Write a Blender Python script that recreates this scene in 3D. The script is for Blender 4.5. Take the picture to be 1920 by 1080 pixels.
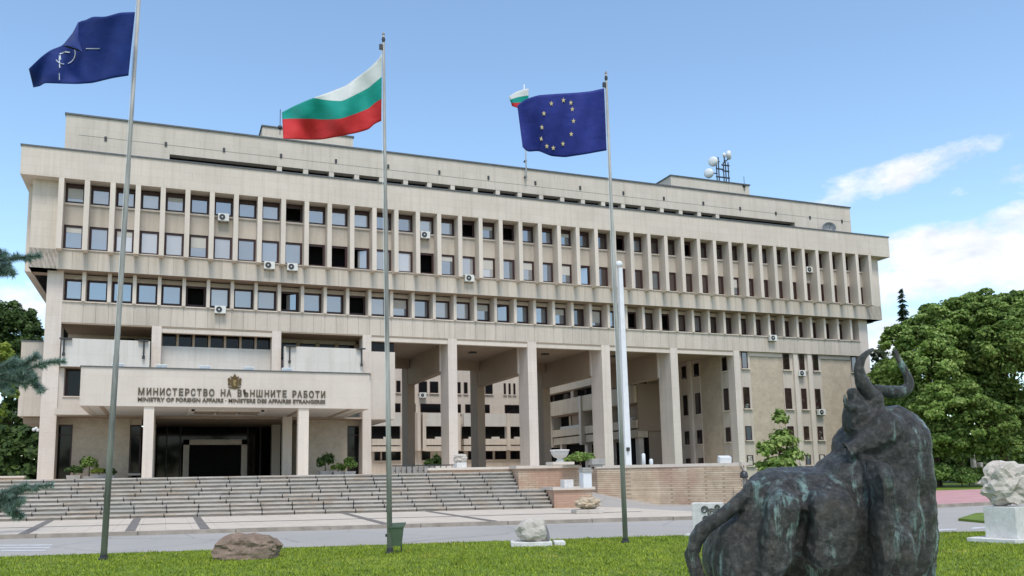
import bpy, bmesh, math, random
import numpy as np
from mathutils import Vector, Matrix
sc = bpy.context.scene
COL = sc.collection
for o in list(bpy.data.objects): bpy.data.objects.remove(o, do_unlink=True)

# ------------------------------------------------------------------ camera, sky, sun, exposure
CX, CY, F = 912.93, 679.54, 1593.85
CAM = np.array([9.49884, -65.69898, 1.65])
RM = np.array([[0.935841106601793, -0.3520016596994617, -0.017212052845491238],
               [-0.03068998040945363, -0.130052344595722, 0.9910320442688134],
               [0.3510833922258342, 0.9269202874217287, 0.13251125412288983]])
cd = bpy.data.cameras.new('camera'); cam = bpy.data.objects.new('camera', cd); COL.objects.link(cam)
cd.sensor_width = 36; cd.lens = F / 1920 * 36
cd.shift_x = (960 - CX) / 1920; cd.shift_y = (CY - 540) / 1920
cd.clip_start = 0.1; cd.clip_end = 6000
mw = Matrix.Identity(4)
for i in range(3):
    mw[i][0] = RM[0][i]; mw[i][1] = RM[1][i]; mw[i][2] = -RM[2][i]; mw[i][3] = CAM[i]
cam.matrix_world = mw
sc.camera = cam
sc.render.resolution_x = 1024; sc.render.resolution_y = 576

SUN_AZ, SUN_EL = math.radians(190), math.radians(60)     # azimuth clockwise from +Y (into the building)
SKY_STRENGTH, SUN_STRENGTH, EXPOSURE = 0.15, 2.1, 0.32
world = bpy.data.worlds.new('World'); sc.world = world; world.use_nodes = True
wn, wl = world.node_tree.nodes, world.node_tree.links
wn.clear()
def WN(t, **k):
    n = wn.new(t)
    for a, b in k.items(): setattr(n, a, b)
    return n
def wmath(op, a, b=None, c=None, clamp=False):
    n = WN('ShaderNodeMath', operation=op, use_clamp=clamp)
    for i, v in enumerate((a, b, c)):
        if v is None: continue
        if isinstance(v, (int, float)): n.inputs[i].default_value = v
        else: wl.new(v, n.inputs[i])
    return n.outputs[0]
wout = WN('ShaderNodeOutputWorld'); bg = WN('ShaderNodeBackground'); bg.inputs['Strength'].default_value = SKY_STRENGTH
sky = WN('ShaderNodeTexSky', sky_type='NISHITA', sun_disc=False)
sky.sun_elevation = SUN_EL; sky.sun_rotation = SUN_AZ
sky.altitude = 500; sky.air_density = 1.0; sky.dust_density = 0.6; sky.ozone_density = 1.2
tc = WN('ShaderNodeTexCoord'); sep = WN('ShaderNodeSeparateXYZ'); wl.new(tc.outputs['Generated'], sep.inputs[0])
el = wmath('ARCSINE', sep.outputs[2]); az = wmath('ARCTAN2', sep.outputs[0], sep.outputs[1])
def wnoise(scale, detail, rough, stretch, off=0.0):
    mp = WN('ShaderNodeMapping'); mp.inputs['Scale'].default_value = stretch; mp.inputs['Location'].default_value = (off, off * .7, 0)
    wl.new(tc.outputs['Generated'], mp.inputs[0])
    n = WN('ShaderNodeTexNoise'); n.inputs['Scale'].default_value = scale; n.inputs['Detail'].default_value = detail
    n.inputs['Roughness'].default_value = rough; wl.new(mp.outputs[0], n.inputs['Vector']); return n.outputs['Fac']
n1 = wnoise(13, 10, .66, (1, 1, 1.9)); n2 = wnoise(3.0, 6, .55, (1, 1, 2.0), 3.1)
def dirang(px, py):
    d = RM.T @ np.array([(px - CX) / F, -(py - CY) / F, 1.0]); d /= np.linalg.norm(d)
    return math.atan2(d[0], d[1]), math.asin(d[2])
acc = None
# (centre pixel, half width, half height in degrees, slope, density): the clouds seen from the lawn
for (px, py, sa, se, sl, am) in [(1830, 490, 7.5, 2.6, .02, 1.9), (1915, 425, 4.0, 1.5, .1, 1.3), (1680, 334, 6.2, 1.1, .21, 1.4), (1590, 352, 3.2, .8, .15, .8), (1890, 335, 3.0, 1.0, 0, .5),
                             (1650, 640, 3.2, 1.6, 0, 1.0), (60, 580, 2.6, 1.8, 0, 1.0), (1560, 545, 5, 1.0, 0, .4), (1880, 560, 6, 1.5, 0, .6), (-260, 560, 7, 3, 0, .9), (2500, 420, 16, 4, .05, 1.0)]:
    a0, e0 = dirang(px, py)
    da = wmath('SUBTRACT', az, a0); de = wmath('SUBTRACT', wmath('SUBTRACT', el, e0), wmath('MULTIPLY', da, sl))
    t = wmath('ADD', wmath('POWER', wmath('ABSOLUTE', wmath('DIVIDE', da, math.radians(sa))), 2.0), wmath('POWER', wmath('ABSOLUTE', wmath('DIVIDE', de, math.radians(se))), 2.0))
    b = wmath('MULTIPLY', wmath('SUBTRACT', 1.0, t), am)
    acc = b if acc is None else wmath('MAXIMUM', acc, b)
acc = wmath('MAXIMUM', acc, -1.0)
loc = wmath('ADD', wmath('MULTIPLY', acc, .55), wmath('MULTIPLY', wmath('SUBTRACT', n1, .5), 3.0))
loc = wmath('MULTIPLY', loc, 1.25, clamp=True)
loc = wmath('MULTIPLY', loc, wmath('ADD', wmath('MULTIPLY', acc, 2.0), 1.1, clamp=True))
# broken cloud over the rest of the sky, away from the clear patch above the building
behind = wmath('MULTIPLY', wmath('SUBTRACT', .5, sep.outputs[1]), 4.0, clamp=True)
glob = wmath('MULTIPLY', wmath('SUBTRACT', n2, .41), 4.5, clamp=True)
glob = wmath('MULTIPLY', wmath('MULTIPLY', glob, behind), .62)
cl = wmath('MULTIPLY', wmath('MAXIMUM', loc, glob), .93, clamp=True)
mix = WN('ShaderNodeMix', data_type='RGBA'); wl.new(cl, mix.inputs['Factor'])
tint = WN('ShaderNodeMix', data_type='RGBA', blend_type='MULTIPLY'); tint.inputs['Factor'].default_value = 1
wl.new(sky.outputs[0], tint.inputs['A']); tint.inputs['B'].default_value = (1.38, 1.45, 1.39, 1)
shade = WN('ShaderNodeValToRGB'); shade.color_ramp.elements[0].position = .36; shade.color_ramp.elements[0].color = (4.5, 4.7, 5.2, 1); shade.color_ramp.elements[1].position = .58; shade.color_ramp.elements[1].color = (6.0, 6.0, 6.05, 1); wl.new(wnoise(16, 8, .6, (1, 1, 2.4), 1.7), shade.inputs[0])
wl.new(tint.outputs['Result'], mix.inputs['A']); wl.new(shade.outputs[0], mix.inputs['B'])
wl.new(mix.outputs['Result'], bg.inputs['Color']); wl.new(bg.outputs[0], wout.inputs[0])
sd = bpy.data.lights.new('sun', 'SUN'); sun = bpy.data.objects.new('sun', sd); COL.objects.link(sun)
sd.energy = SUN_STRENGTH; sd.angle = math.radians(18); sd.color = (1, .95, .87)
sv = Vector((math.sin(SUN_AZ) * math.cos(SUN_EL), math.cos(SUN_AZ) * math.cos(SUN_EL), math.sin(SUN_EL)))
sun.rotation_euler = sv.to_track_quat('Z', 'Y').to_euler(); sun.location = (0, -40, 60)
vs = sc.view_settings; vs.view_transform = 'Standard'; vs.look = 'None'; vs.gamma = 1; vs.exposure = EXPOSURE; vs.use_curve_mapping = False

# ------------------------------------------------------------------ pixel helpers (photo pixel -> point at a real distance)
def ray(x, y): return RM.T @ np.array([(x - CX) / F, -(y - CY) / F, 1.0])
def bY(x, y, Y): d = ray(x, y); return CAM + d * (Y - CAM[1]) / d[1]
def bZ(x, y, Z): d = ray(x, y); return CAM + d * (Z - CAM[2]) / d[2]
def bD(x, y, D): return CAM + ray(x, y) * D

# ------------------------------------------------------------------ materials
MATS = {}
def new_mat(name):
    m = bpy.data.materials.new(name); m.use_nodes = True; MATS[name] = m
    nt = m.node_tree; b = nt.nodes['Principled BSDF']; return m, nt, b
def N(nt, t, **k):
    n = nt.nodes.new(t)
    for a, b in k.items(): setattr(n, a, b)
    return n
def ramp(nt, fac, stops):
    r = N(nt, 'ShaderNodeValToRGB'); e = r.color_ramp.elements
    while len(e) < len(stops): e.new(.5)
    for i, (p, c) in enumerate(stops): e[i].position = p; e[i].color = (*c, 1)
    nt.links.new(fac, r.inputs[0]); return r.outputs[0]
def noise(nt, scale, detail=6, rough=.6, stretch=(1, 1, 1), coord='pos', dist=0):
    if coord == 'pos': src = N(nt, 'ShaderNodeNewGeometry').outputs['Position']
    else: src = N(nt, 'ShaderNodeTexCoord').outputs['Object']
    mp = N(nt, 'ShaderNodeMapping'); mp.inputs['Scale'].default_value = stretch; nt.links.new(src, mp.inputs[0])
    n = N(nt, 'ShaderNodeTexNoise'); n.inputs['Scale'].default_value = scale; n.inputs['Detail'].default_value = detail
    n.inputs['Roughness'].default_value = rough; n.inputs['Distortion'].default_value = dist
    nt.links.new(mp.outputs[0], n.inputs['Vector']); return n.outputs['Fac']
def mixc(nt, fac, a, b, mode='MIX'):
    m = N(nt, 'ShaderNodeMix', data_type='RGBA', blend_type=mode)
    for s, v in (('Factor', fac), ('A', a), ('B', b)):
        if isinstance(v, (int, float)): m.inputs[s].default_value = v
        elif isinstance(v, tuple): m.inputs[s].default_value = (*v, 1)
        else: nt.links.new(v, m.inputs[s])
    return m.outputs['Result']
def bump(nt, b, h, strength=.3, dist=.02):
    n = N(nt, 'ShaderNodeBump'); n.inputs['Strength'].default_value = strength; n.inputs['Distance'].default_value = dist
    nt.links.new(h, n.inputs['Height']); nt.links.new(n.outputs[0], b.inputs['Normal'])
def simple(name, col, rough=.7, metal=0, vary=.25, scale=3, stretch=(1, 1, 1), bmp=0, spec=.5):
    m, nt, b = new_mat(name)
    f = noise(nt, scale, 7, .65, stretch)
    lo = tuple(c * (1 - vary) for c in col); hi = tuple(min(1, c * (1 + vary)) for c in col)
    nt.links.new(ramp(nt, f, [(.25, lo), (.75, hi)]), b.inputs['Base Color'])
    b.inputs['Roughness'].default_value = rough; b.inputs['Metallic'].default_value = metal
    b.inputs['Specular IOR Level'].default_value = spec
    if bmp: bump(nt, b, noise(nt, scale * 8, 6, .7, stretch), bmp, .02)
    return m
def stone(name, col, streak=.35, joint=None, island=.10):
    """pale limestone cladding: broad blotches, rain streaks that run down, a little per-slab variation"""
    m, nt, b = new_mat(name)
    big = noise(nt, .35, 4, .6); fine = noise(nt, 6, 8, .7); st = noise(nt, 1.0, 8, .7, (2.6, 2.6, .12))
    lo = tuple(c * .86 for c in col); hi = tuple(min(1, c * 1.1) for c in col)
    c = ramp(nt, big, [(.3, lo), (.7, hi)])
    c = mixc(nt, .5, c, ramp(nt, fine, [(.3, tuple(x * .9 for x in col)), (.7, tuple(min(1, x * 1.06) for x in col))]))
    c = mixc(nt, ramp(nt, st, [(.48, (0, 0, 0)), (.74, (streak,) * 3)]), c, (.30, .26, .19), 'MIX')
    oi = N(nt, 'ShaderNodeObjectInfo')
    c = mixc(nt, 1.0, c, ramp(nt, oi.outputs['Random'], [(0, (1 - island,) * 3), (1, (1, 1, 1))]), 'MULTIPLY')
    if joint:
        g = N(nt, 'ShaderNodeNewGeometry'); s = N(nt, 'ShaderNodeSeparateXYZ'); nt.links.new(g.outputs['Position'], s.inputs[0])
        cm = N(nt, 'ShaderNodeCombineXYZ')
        ad = N(nt, 'ShaderNodeMath', operation='ADD'); nt.links.new(s.outputs[0], ad.inputs[0]); nt.links.new(s.outputs[1], ad.inputs[1])
        nt.links.new(ad.outputs[0], cm.inputs[0]); nt.links.new(s.outputs[2], cm.inputs[1])
        br = N(nt, 'ShaderNodeTexBrick'); br.offset = joint[3]; br.inputs['Scale'].default_value = 1
        br.inputs['Brick Width'].default_value = joint[0]; br.inputs['Row Height'].default_value = joint[1]; br.inputs['Mortar Size'].default_value = joint[2]
        br.inputs['Mortar Smooth'].default_value = .3; br.inputs['Color1'].default_value = (1, 1, 1, 1); br.inputs['Color2'].default_value = (.965, .96, .95, 1); br.inputs['Mortar'].default_value = (.86, .84, .81, 1)
        nt.links.new(cm.outputs[0], br.inputs['Vector'])
        c = mixc(nt, 1.0, c, br.outputs['Color'], 'MULTIPLY')
    nt.links.new(c, b.inputs['Base Color']); b.inputs['Roughness'].default_value = .8; b.inputs['Specular IOR Level'].default_value = .3
    bump(nt, b, fine, .12, .01)
    return m
CLAD = stone('stone_cladding', (.66, .575, .495), joint=(1.8, .62, .012, .5))
PILA = stone('stone_pilaster', (.66, .575, .495), .22)
PANEL = stone('stone_panel', (.575, .50, .425), .5, island=.13)
WHITEP = stone('stone_balcony_white', (.64, .605, .56), .25, joint=(.9, 1.2, .010, 0))
COLM = stone('stone_column', (.70, .61, .54), .3, joint=(4.0, 1.05, .012, 0))
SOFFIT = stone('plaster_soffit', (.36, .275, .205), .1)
WARM = stone('courtyard_stone', (.66, .55, .42), .5, joint=(1.5, 3.0, .014, 0))
CANOPYM = stone('stone_canopy', (.62, .545, .475), .15, joint=(2.4, 1.2, .008, .5))
def brickmat(name, c1, c2, mort, w, h, ms, stain=0):
    m, nt, b = new_mat(name)
    g = N(nt, 'ShaderNodeNewGeometry'); s = N(nt, 'ShaderNodeSeparateXYZ'); nt.links.new(g.outputs['Position'], s.inputs[0])
    ad = N(nt, 'ShaderNodeMath', operation='ADD'); nt.links.new(s.outputs[0], ad.inputs[0]); nt.links.new(s.outputs[1], ad.inputs[1])
    cm = N(nt, 'ShaderNodeCombineXYZ'); nt.links.new(ad.outputs[0], cm.inputs[0]); nt.links.new(s.outputs[2], cm.inputs[1])
    br = N(nt, 'ShaderNodeTexBrick'); br.inputs['Scale'].default_value = 1; br.inputs['Brick Width'].default_value = w; br.inputs['Row Height'].default_value = h
    br.inputs['Mortar Size'].default_value = ms; br.inputs['Color1'].default_value = (*c1, 1); br.inputs['Color2'].default_value = (*c2, 1); br.inputs['Mortar'].default_value = (*mort, 1); br.inputs['Bias'].default_value = 0
    nt.links.new(cm.outputs[0], br.inputs['Vector'])
    c = mixc(nt, .35, br.outputs['Color'], ramp(nt, noise(nt, 1.2, 7, .7), [(.3, tuple(x * .6 for x in c1)), (.7, tuple(min(1, x * 1.25) for x in c2))]))
    if stain: c = mixc(nt, ramp(nt, noise(nt, .35, 5, .6), [(.46, (0, 0, 0)), (.60, (stain,) * 3)]), c, (.40, .23, .17)); c = mixc(nt, ramp(nt, noise(nt, 2.2, 8, .75), [(.55, (0, 0, 0)), (.75, (.5, .5, .5))]), c, (.20, .14, .10))
    nt.links.new(c, b.inputs['Base Color']); b.inputs['Roughness'].default_value = .88; b.inputs['Specular IOR Level'].default_value = .2
    bump(nt, b, br.outputs['Fac'], -.4, .02)
    return m
BRICK = brickmat('pale_brick', (.46, .375, .285), (.54, .45, .345), (.37, .31, .245), .26, .085, .012)
RETBR = brickmat('retaining_brick', (.47, .34, .23), (.64, .52, .39), (.27, .20, .145), .55, .105, .02, .7)
FLASH = simple('roof_flashing', (.10, .105, .11), .5, .3)
FRAME = simple('window_frame_maroon', (.040, .012, .010), .5, 0, .3)
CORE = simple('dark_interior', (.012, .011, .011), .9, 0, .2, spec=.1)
def glassmat(name, base, spec, rough, blind=None):
    m, nt, b = new_mat(name)
    oi = N(nt, 'ShaderNodeObjectInfo')
    nt.links.new(ramp(nt, oi.outputs['Random'], [(0, tuple(x * .6 for x in base)), (1, tuple(min(1, x * 1.5) for x in base))]), b.inputs['Base Color'])
    b.inputs['Roughness'].default_value = rough; b.inputs['Specular IOR Level'].default_value = spec; b.inputs['IOR'].default_value = 1.9
    b.inputs['Coat Weight'].default_value = 1.0; b.inputs['Coat Roughness'].default_value = .02; b.inputs['Coat IOR'].default_value = 1.9
    n = N(nt, 'ShaderNodeBump'); n.inputs['Strength'].default_value = .05; n.inputs['Distance'].default_value = .05
    nt.links.new(noise(nt, .9, 2, .5), n.inputs['Height']); nt.links.new(n.outputs[0], b.inputs['Normal']); nt.links.new(n.outputs[0], b.inputs['Coat Normal'])
    return m
GLASS = glassmat('window_glass', (.10, .115, .135), 1.0, .03)
GLASSB = glassmat('window_glass_blinds', (.34, .33, .33), .8, .05)
GLASSD = glassmat('window_glass_dark', (.035, .022, .020), .35, .05)
BLACKG = simple('dark_glass', (.007, .007, .008), .05, 0, .2, spec=.22)
METAL = simple('dark_metal', (.06, .06, .062), .45, .6)
STEEL = simple('painted_steel_pole', (.30, .29, .27), .6, .0, .65, 1.6, (3, 3, .35))
STEELW = simple('white_paint', (.68, .69, .70), .45, 0, .08)
ACW = simple('ac_casing_white', (.66, .65, .61), .5, 0, .08)
def slabmat():
    m, nt, b = new_mat('step_granite')
    oi = N(nt, 'ShaderNodeObjectInfo'); f = noise(nt, 5, 8, .7); st = noise(nt, .8, 6, .65, (1, 1, 3))
    c = ramp(nt, oi.outputs['Random'], [(0, (.36, .35, .32)), (.35, (.45, .41, .36)), (.7, (.50, .43, .36)), (1, (.55, .50, .45))])
    c = mixc(nt, .4, c, ramp(nt, f, [(.3, (.33, .30, .27)), (.7, (.56, .51, .45))]))
    c = mixc(nt, ramp(nt, st, [(.50, (0, 0, 0)), (.68, (.7, .7, .7))]), c, (.36, .25, .15)); c = mixc(nt, ramp(nt, noise(nt, .6, 8, .7), [(.52, (0, 0, 0)), (.70, (.6, .6, .6))]), c, (.22, .20, .17))
    nt.links.new(c, b.inputs['Base Color']); b.inputs['Roughness'].default_value = .8; bump(nt, b, f, .25, .01); return m
SLAB = slabmat()
RISER = simple('step_riser_shaded', (.30, .265, .225), .85, 0, .45, 1.5, (1, 1, 4), .3)  # mottled riser stone, darkened so the steps' own shading sits in the colour
PAVE = stone('paving_slabs', (.56, .505, .46), .0, joint=(.6, 50, .012, 0))
def pavemat():
    m, nt, b = new_mat('pale_paving')
    g = N(nt, 'ShaderNodeNewGeometry'); br = N(nt, 'ShaderNodeTexBrick'); br.offset = 0
    br.inputs['Scale'].default_value = 1; br.inputs['Brick Width'].default_value = .8; br.inputs['Row Height'].default_value = .8; br.inputs['Mortar Size'].default_value = .012
    br.inputs['Color1'].default_value = (.59, .505, .41, 1); br.inputs['Color2'].default_value = (.53, .45, .365, 1); br.inputs['Mortar'].default_value = (.33, .28, .24, 1)
    nt.links.new(g.outputs['Position'], br.inputs['Vector'])
    c = mixc(nt, .45, br.outputs['Color'], ramp(nt, noise(nt, .8, 8, .7), [(.3, (.44, .375, .31)), (.7, (.62, .54, .45))]))
    c = mixc(nt, ramp(nt, noise(nt, .5, 9, .75), [(.55, (0, 0, 0)), (.75, (.45, .45, .45))]), c, (.30, .255, .21))
    nt.links.new(c, b.inputs['Base Color']); b.inputs['Roughness'].default_value = .85; return m
PAVING = pavemat()
DSTRIP = simple('dark_paving_strip', (.17, .15, .135), .8, 0, .3, 3)
ASPH = simple('asphalt', (.235, .235, .245), .9, 0, .16, .6, bmp=.2)
def asph():
    nt = ASPH.node_tree; b = nt.nodes['Principled BSDF']
    c = ramp(nt, noise(nt, .22, 8, .65), [(.3, (.325, .30, .27)), (.55, (.365, .335, .305)), (.75, (.40, .37, .335))])
    c = mixc(nt, .35, c, ramp(nt, noise(nt, 40, 3, .8), [(.3, (.27, .25, .23)), (.7, (.50, .47, .43))]))
    c = mixc(nt, ramp(nt, noise(nt, .9, 9, .75, (1, .35, 1)), [(.56, (0, 0, 0)), (.74, (.4, .4, .4))]), c, (.20, .19, .18))
    g = N(nt, 'ShaderNodeNewGeometry'); vo = N(nt, 'ShaderNodeTexVoronoi', feature='DISTANCE_TO_EDGE'); vo.inputs['Scale'].default_value = .28; wp = N(nt, 'ShaderNodeTexNoise'); wp.inputs['Scale'].default_value = 1.3; wp.inputs['Detail'].default_value = 6
    nt.links.new(g.outputs['Position'], wp.inputs['Vector']); nt.links.new(mixc(nt, .12, g.outputs['Position'], wp.outputs['Color']), vo.inputs['Vector']); c = mixc(nt, ramp(nt, vo.outputs['Distance'], [(.0, (.45, .45, .45)), (.010, (0, 0, 0))]), c, (.12, .115, .11))
    nt.links.new(c, b.inputs['Base Color'])
asph()
REDP = simple('red_paving', (.50, .27, .27), .85, 0, .2, .8, (1, 1, 1))
KERB = simple('kerb_stone', (.31, .265, .22), .85, 0, .35, 2)
PAINT = simple('road_paint', (.55, .55, .56), .8, 0, .25, 4)
def grassmat(name, lo, mid, hi, isl):
    m, nt, b = new_mat(name)
    f = noise(nt, .5, 6, .6); c = ramp(nt, f, [(.3, lo), (.5, mid), (.72, hi)])
    c = mixc(nt, .45, c, ramp(nt, noise(nt, 14, 5, .7), [(.3, tuple(x * .5 for x in lo)), (.7, tuple(x * 1.25 for x in hi))]))
    c = mixc(nt, ramp(nt, noise(nt, 2.6, 5, .7), [(.42, (0, 0, 0)), (.66, (.6, .6, .6))]), c, tuple(x * .55 for x in lo))
    c = mixc(nt, ramp(nt, noise(nt, .9, 7, .75), [(.54, (0, 0, 0)), (.70, (.65, .65, .65))]), c, (hi[0] * 1.25, hi[1] * .95, hi[2] * 1.6))
    if isl:
        g = N(nt, 'ShaderNodeNewGeometry'); c = mixc(nt, 1.0, c, ramp(nt, g.outputs['Random Per Island'], [(0, (.55, .6, .5)), (.8, (1.1, 1.1, 1.0)), (1, (1.5, 1.35, 1.1))]), 'MULTIPLY')
    nt.links.new(c, b.inputs['Base Color']); b.inputs['Roughness'].default_value = .7; b.inputs['Specular IOR Level'].default_value = .2
    return m
GROUND = grassmat('lawn_ground', (.10, .16, .02), (.15, .225, .028), (.20, .27, .04), 0)
BLADE = grassmat('grass_blade', (.18, .26, .02), (.27, .36, .03), (.38, .43, .06), 1)
def leafmat(name, cols, trans=.25):
    m, nt, b = new_mat(name)
    g = N(nt, 'ShaderNodeNewGeometry'); c = ramp(nt, g.outputs['Random Per Island'], [(i / (len(cols) - 1), x) for i, x in enumerate(cols)])
    c = mixc(nt, 1.0, c, ramp(nt, noise(nt, .45, 4, .6), [(.3, (.72, .76, .7)), (.7, (1.15, 1.12, 1.0))]), 'MULTIPLY')
    nt.links.new(c, b.inputs['Base Color']); b.inputs['Roughness'].default_value = .6; b.inputs['Specular IOR Level'].default_value = .25
    t = N(nt, 'ShaderNodeBsdfTranslucent'); nt.links.new(c, t.inputs[0]); ms = N(nt, 'ShaderNodeMixShader'); ms.inputs[0].default_value = trans
    out = nt.nodes['Material Output']; nt.links.new(b.outputs[0], ms.inputs[1]); nt.links.new(t.outputs[0], ms.inputs[2]); nt.links.new(ms.outputs[0], out.inputs[0])
    return m
LEAF_BRIGHT = leafmat('leaf_bright', [(.07, .14, .02), (.19, .30, .06), (.44, .54, .20)], .35)
LEAF_MID = leafmat('leaf_mid', [(.055, .115, .018), (.15, .24, .045), (.36, .46, .15)], .35)
LEAF_DARK = leafmat('leaf_dark', [(.03, .06, .016), (.055, .10, .026), (.10, .16, .04)], .25)
LEAF_YEL = leafmat('leaf_yellow', [(.14, .19, .02), (.20, .25, .03), (.26, .30, .05)])
LEAF_GREY = leafmat('leaf_greygreen', [(.05, .07, .04), (.075, .10, .06), (.10, .13, .08)])
NEEDLE = leafmat('blue_spruce_needle', [(.17, .26, .245), (.25, .35, .33), (.36, .46, .43)], .45)
CONIF = leafmat('conifer_needle', [(.015, .033, .018), (.025, .05, .026), (.04, .07, .035)], .05)
BARK = simple('bark', (.09, .065, .045), .9, 0, .4, 4, (1, 1, .3), .5)
def rockmat(name, cols, scale=3.0, bst=.8):
    m, nt, b = new_mat(name)
    f = noise(nt, scale, 9, .7, coord='obj'); f2 = noise(nt, scale * 5, 7, .75, coord='obj')
    c = ramp(nt, f, [(.3, cols[0]), (.5, cols[1]), (.7, cols[2])])
    c = mixc(nt, .35, c, ramp(nt, f2, [(.35, tuple(x * .55 for x in cols[0])), (.65, cols[2])]))
    nt.links.new(c, b.inputs['Base Color']); b.inputs['Roughness'].default_value = .9; b.inputs['Specular IOR Level'].default_value = .2; bump(nt, b, f2, bst, .03); return m
ROCKB = rockmat('brown_rock', [(.13, .095, .075), (.25, .175, .13), (.36, .275, .21)])
ROCKW = rockmat('pale_marble', [(.38, .34, .29), (.54, .48, .42), (.66, .61, .56)], 3, .5)
ROCKT = rockmat('tan_stone', [(.34, .25, .16), (.52, .41, .28), (.62, .54, .43)], 4)
PLINTH = rockmat('white_plinth', [(.60, .57, .54), (.70, .67, .64), (.76, .74, .72)], 2, .15)
BIN = simple('bin_green', (.065, .10, .055), .6, .1, .3)
GOLD = simple('bronze_gold', (.12, .075, .028), .45, .5, .5, 8)
LETTER = simple('bronze_letters', (.10, .075, .05), .5, .3, .3)
WOODD = simple('grey_post', (.25, .23, .21), .8)

# ------------------------------------------------------------------ mesh helpers
def link(o, parent=None):
    COL.objects.link(o)
    if parent is not None: o.parent = parent
    return o
def tag(o, label=None, cat=None, group=None, kind=None):
    if label: o['label'] = label
    if cat: o['category'] = cat
    if group: o['group'] = group
    if kind: o['kind'] = kind
    return o
def empty(name, label, cat, loc=(0, 0, 0), group=None):
    o = bpy.data.objects.new(name, None); o.empty_display_size = .2; link(o); o.location = loc
    return tag(o, label, cat, group)
class MB:
    def __init__(s): s.v = []; s.f = []
    def add(s, vs, fs):
        k = len(s.v); s.v += [tuple(map(float, p)) for p in vs]; s.f += [tuple(i + k for i in f) for f in fs]; return s
    def box(s, x0, x1, y0, y1, z0, z1):
        return s.add([(x0, y0, z0), (x1, y0, z0), (x1, y1, z0), (x0, y1, z0), (x0, y0, z1), (x1, y0, z1), (x1, y1, z1), (x0, y1, z1)],
                     [(0, 3, 2, 1), (4, 5, 6, 7), (0, 1, 5, 4), (1, 2, 6, 5), (2, 3, 7, 6), (3, 0, 4, 7)])
    def prism(s, poly, z0, z1):
        n = len(poly)
        a = sum(poly[i][0] * poly[(i + 1) % n][1] - poly[(i + 1) % n][0] * poly[i][1] for i in range(n))
        if a < 0: poly = poly[::-1]
        return s.add([(x, y, z0) for x, y in poly] + [(x, y, z1) for x, y in poly],
                     [tuple(range(n))[::-1], tuple(range(n, 2 * n))] + [(i, (i + 1) % n, n + (i + 1) % n, n + i) for i in range(n)])
    def tube(s, pts, rad, n=8, cap=True):
        pts = [Vector(p) for p in pts]
        if not isinstance(rad, (list, tuple)): rad = [rad] * len(pts)
        k = len(s.v); up = Vector((0, 0, 1)); V = []; Fc = []
        ref = None
        for i, p in enumerate(pts):
            t = (pts[min(i + 1, len(pts) - 1)] - pts[max(i - 1, 0)]).normalized()
            if ref is None: ref = (Vector((1, 0, 0)) if abs(t.z) > .8 else up)
            a = (ref - t * ref.dot(t)).normalized(); b = t.cross(a); ref = a
            for j in range(n):
                q = 2 * math.pi * j / n; V.append(p + (a * math.cos(q) + b * math.sin(q)) * rad[i])
        for i in range(len(pts) - 1):
            for j in range(n): Fc.append((i * n + j, i * n + (j + 1) % n, (i + 1) * n + (j + 1) % n, (i + 1) * n + j))
        if cap: Fc.append(tuple(range(n))[::-1]); Fc.append(tuple((len(pts) - 1) * n + j for j in range(n)))
        return s.add(V, Fc)
    def lathe(s, prof, c=(0, 0, 0), n=20):
        V = []; Fc = []
        for r, z in prof:
            for j in range(n): q = 2 * math.pi * j / n; V.append((c[0] + r * math.cos(q), c[1] + r * math.sin(q), c[2] + z))
        for i in range(len(prof) - 1):
            for j in range(n): Fc.append((i * n + j, i * n + (j + 1) % n, (i + 1) * n + (j + 1) % n, (i + 1) * n + j))
        Fc.append(tuple(range(n))[::-1]); Fc.append(tuple((len(prof) - 1) * n + j for j in range(n)))
        return s.add(V, Fc)
    def build(s, name, mat, parent=None, smooth=False, bevel=0, mats=None):
        me = bpy.data.meshes.new(name); me.from_pydata(s.v, [], s.f)
        me.materials.append(mat)
        if smooth:
            for p in me.polygons: p.use_smooth = True
        o = bpy.data.objects.new(name, me); link(o, parent)
        if bevel:
            md = o.modifiers.new('bevel', 'BEVEL'); md.width = bevel; md.segments = 2; md.limit_method = 'ANGLE'
        return o
_uc = {}
def ubox(name, mat, x0, x1, y0, y1, z0, z1, parent=None, rz=0.0):
    """box part that shares one unit mesh per material"""
    me = _uc.get(mat.name)
    if me is None:
        b = MB().box(-.5, .5, -.5, .5, -.5, .5); me = bpy.data.meshes.new('block_' + mat.name); me.from_pydata(b.v, [], b.f); me.materials.append(mat); _uc[mat.name] = me
    o = bpy.data.objects.new(name, me); link(o, parent)
    o.location = ((x0 + x1) / 2, (y0 + y1) / 2, (z0 + z1) / 2); o.scale = (x1 - x0, y1 - y0, z1 - z0); o.rotation_euler[2] = rz
    return o
def np_mesh(name, V, Fq, mat, parent=None, smooth=False):
    me = bpy.data.meshes.new(name); V = np.asarray(V, dtype=np.float32); Fq = np.asarray(Fq, dtype=np.int32); k = Fq.shape[1]
    me.vertices.add(len(V)); me.vertices.foreach_set('co', V.ravel()); me.loops.add(Fq.size); me.loops.foreach_set('vertex_index', Fq.ravel())
    me.polygons.add(len(Fq)); me.polygons.foreach_set('loop_start', np.arange(0, Fq.size, k, dtype=np.int32)); me.polygons.foreach_set('loop_total', np.full(len(Fq), k, dtype=np.int32))
    me.update(calc_edges=True); me.materials.append(mat)
    o = bpy.data.objects.new(name, me); link(o, parent); return o
def inst(src, name=None, parent=None, loc=None, rz=None, sc_=None):
    o = src.copy(); link(o, parent)
    if name: o.name = name
    if loc is not None: o.location = loc
    if rz is not None: o.rotation_euler = (0, 0, rz)
    if sc_ is not None: o.scale = sc_
    return o

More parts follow.
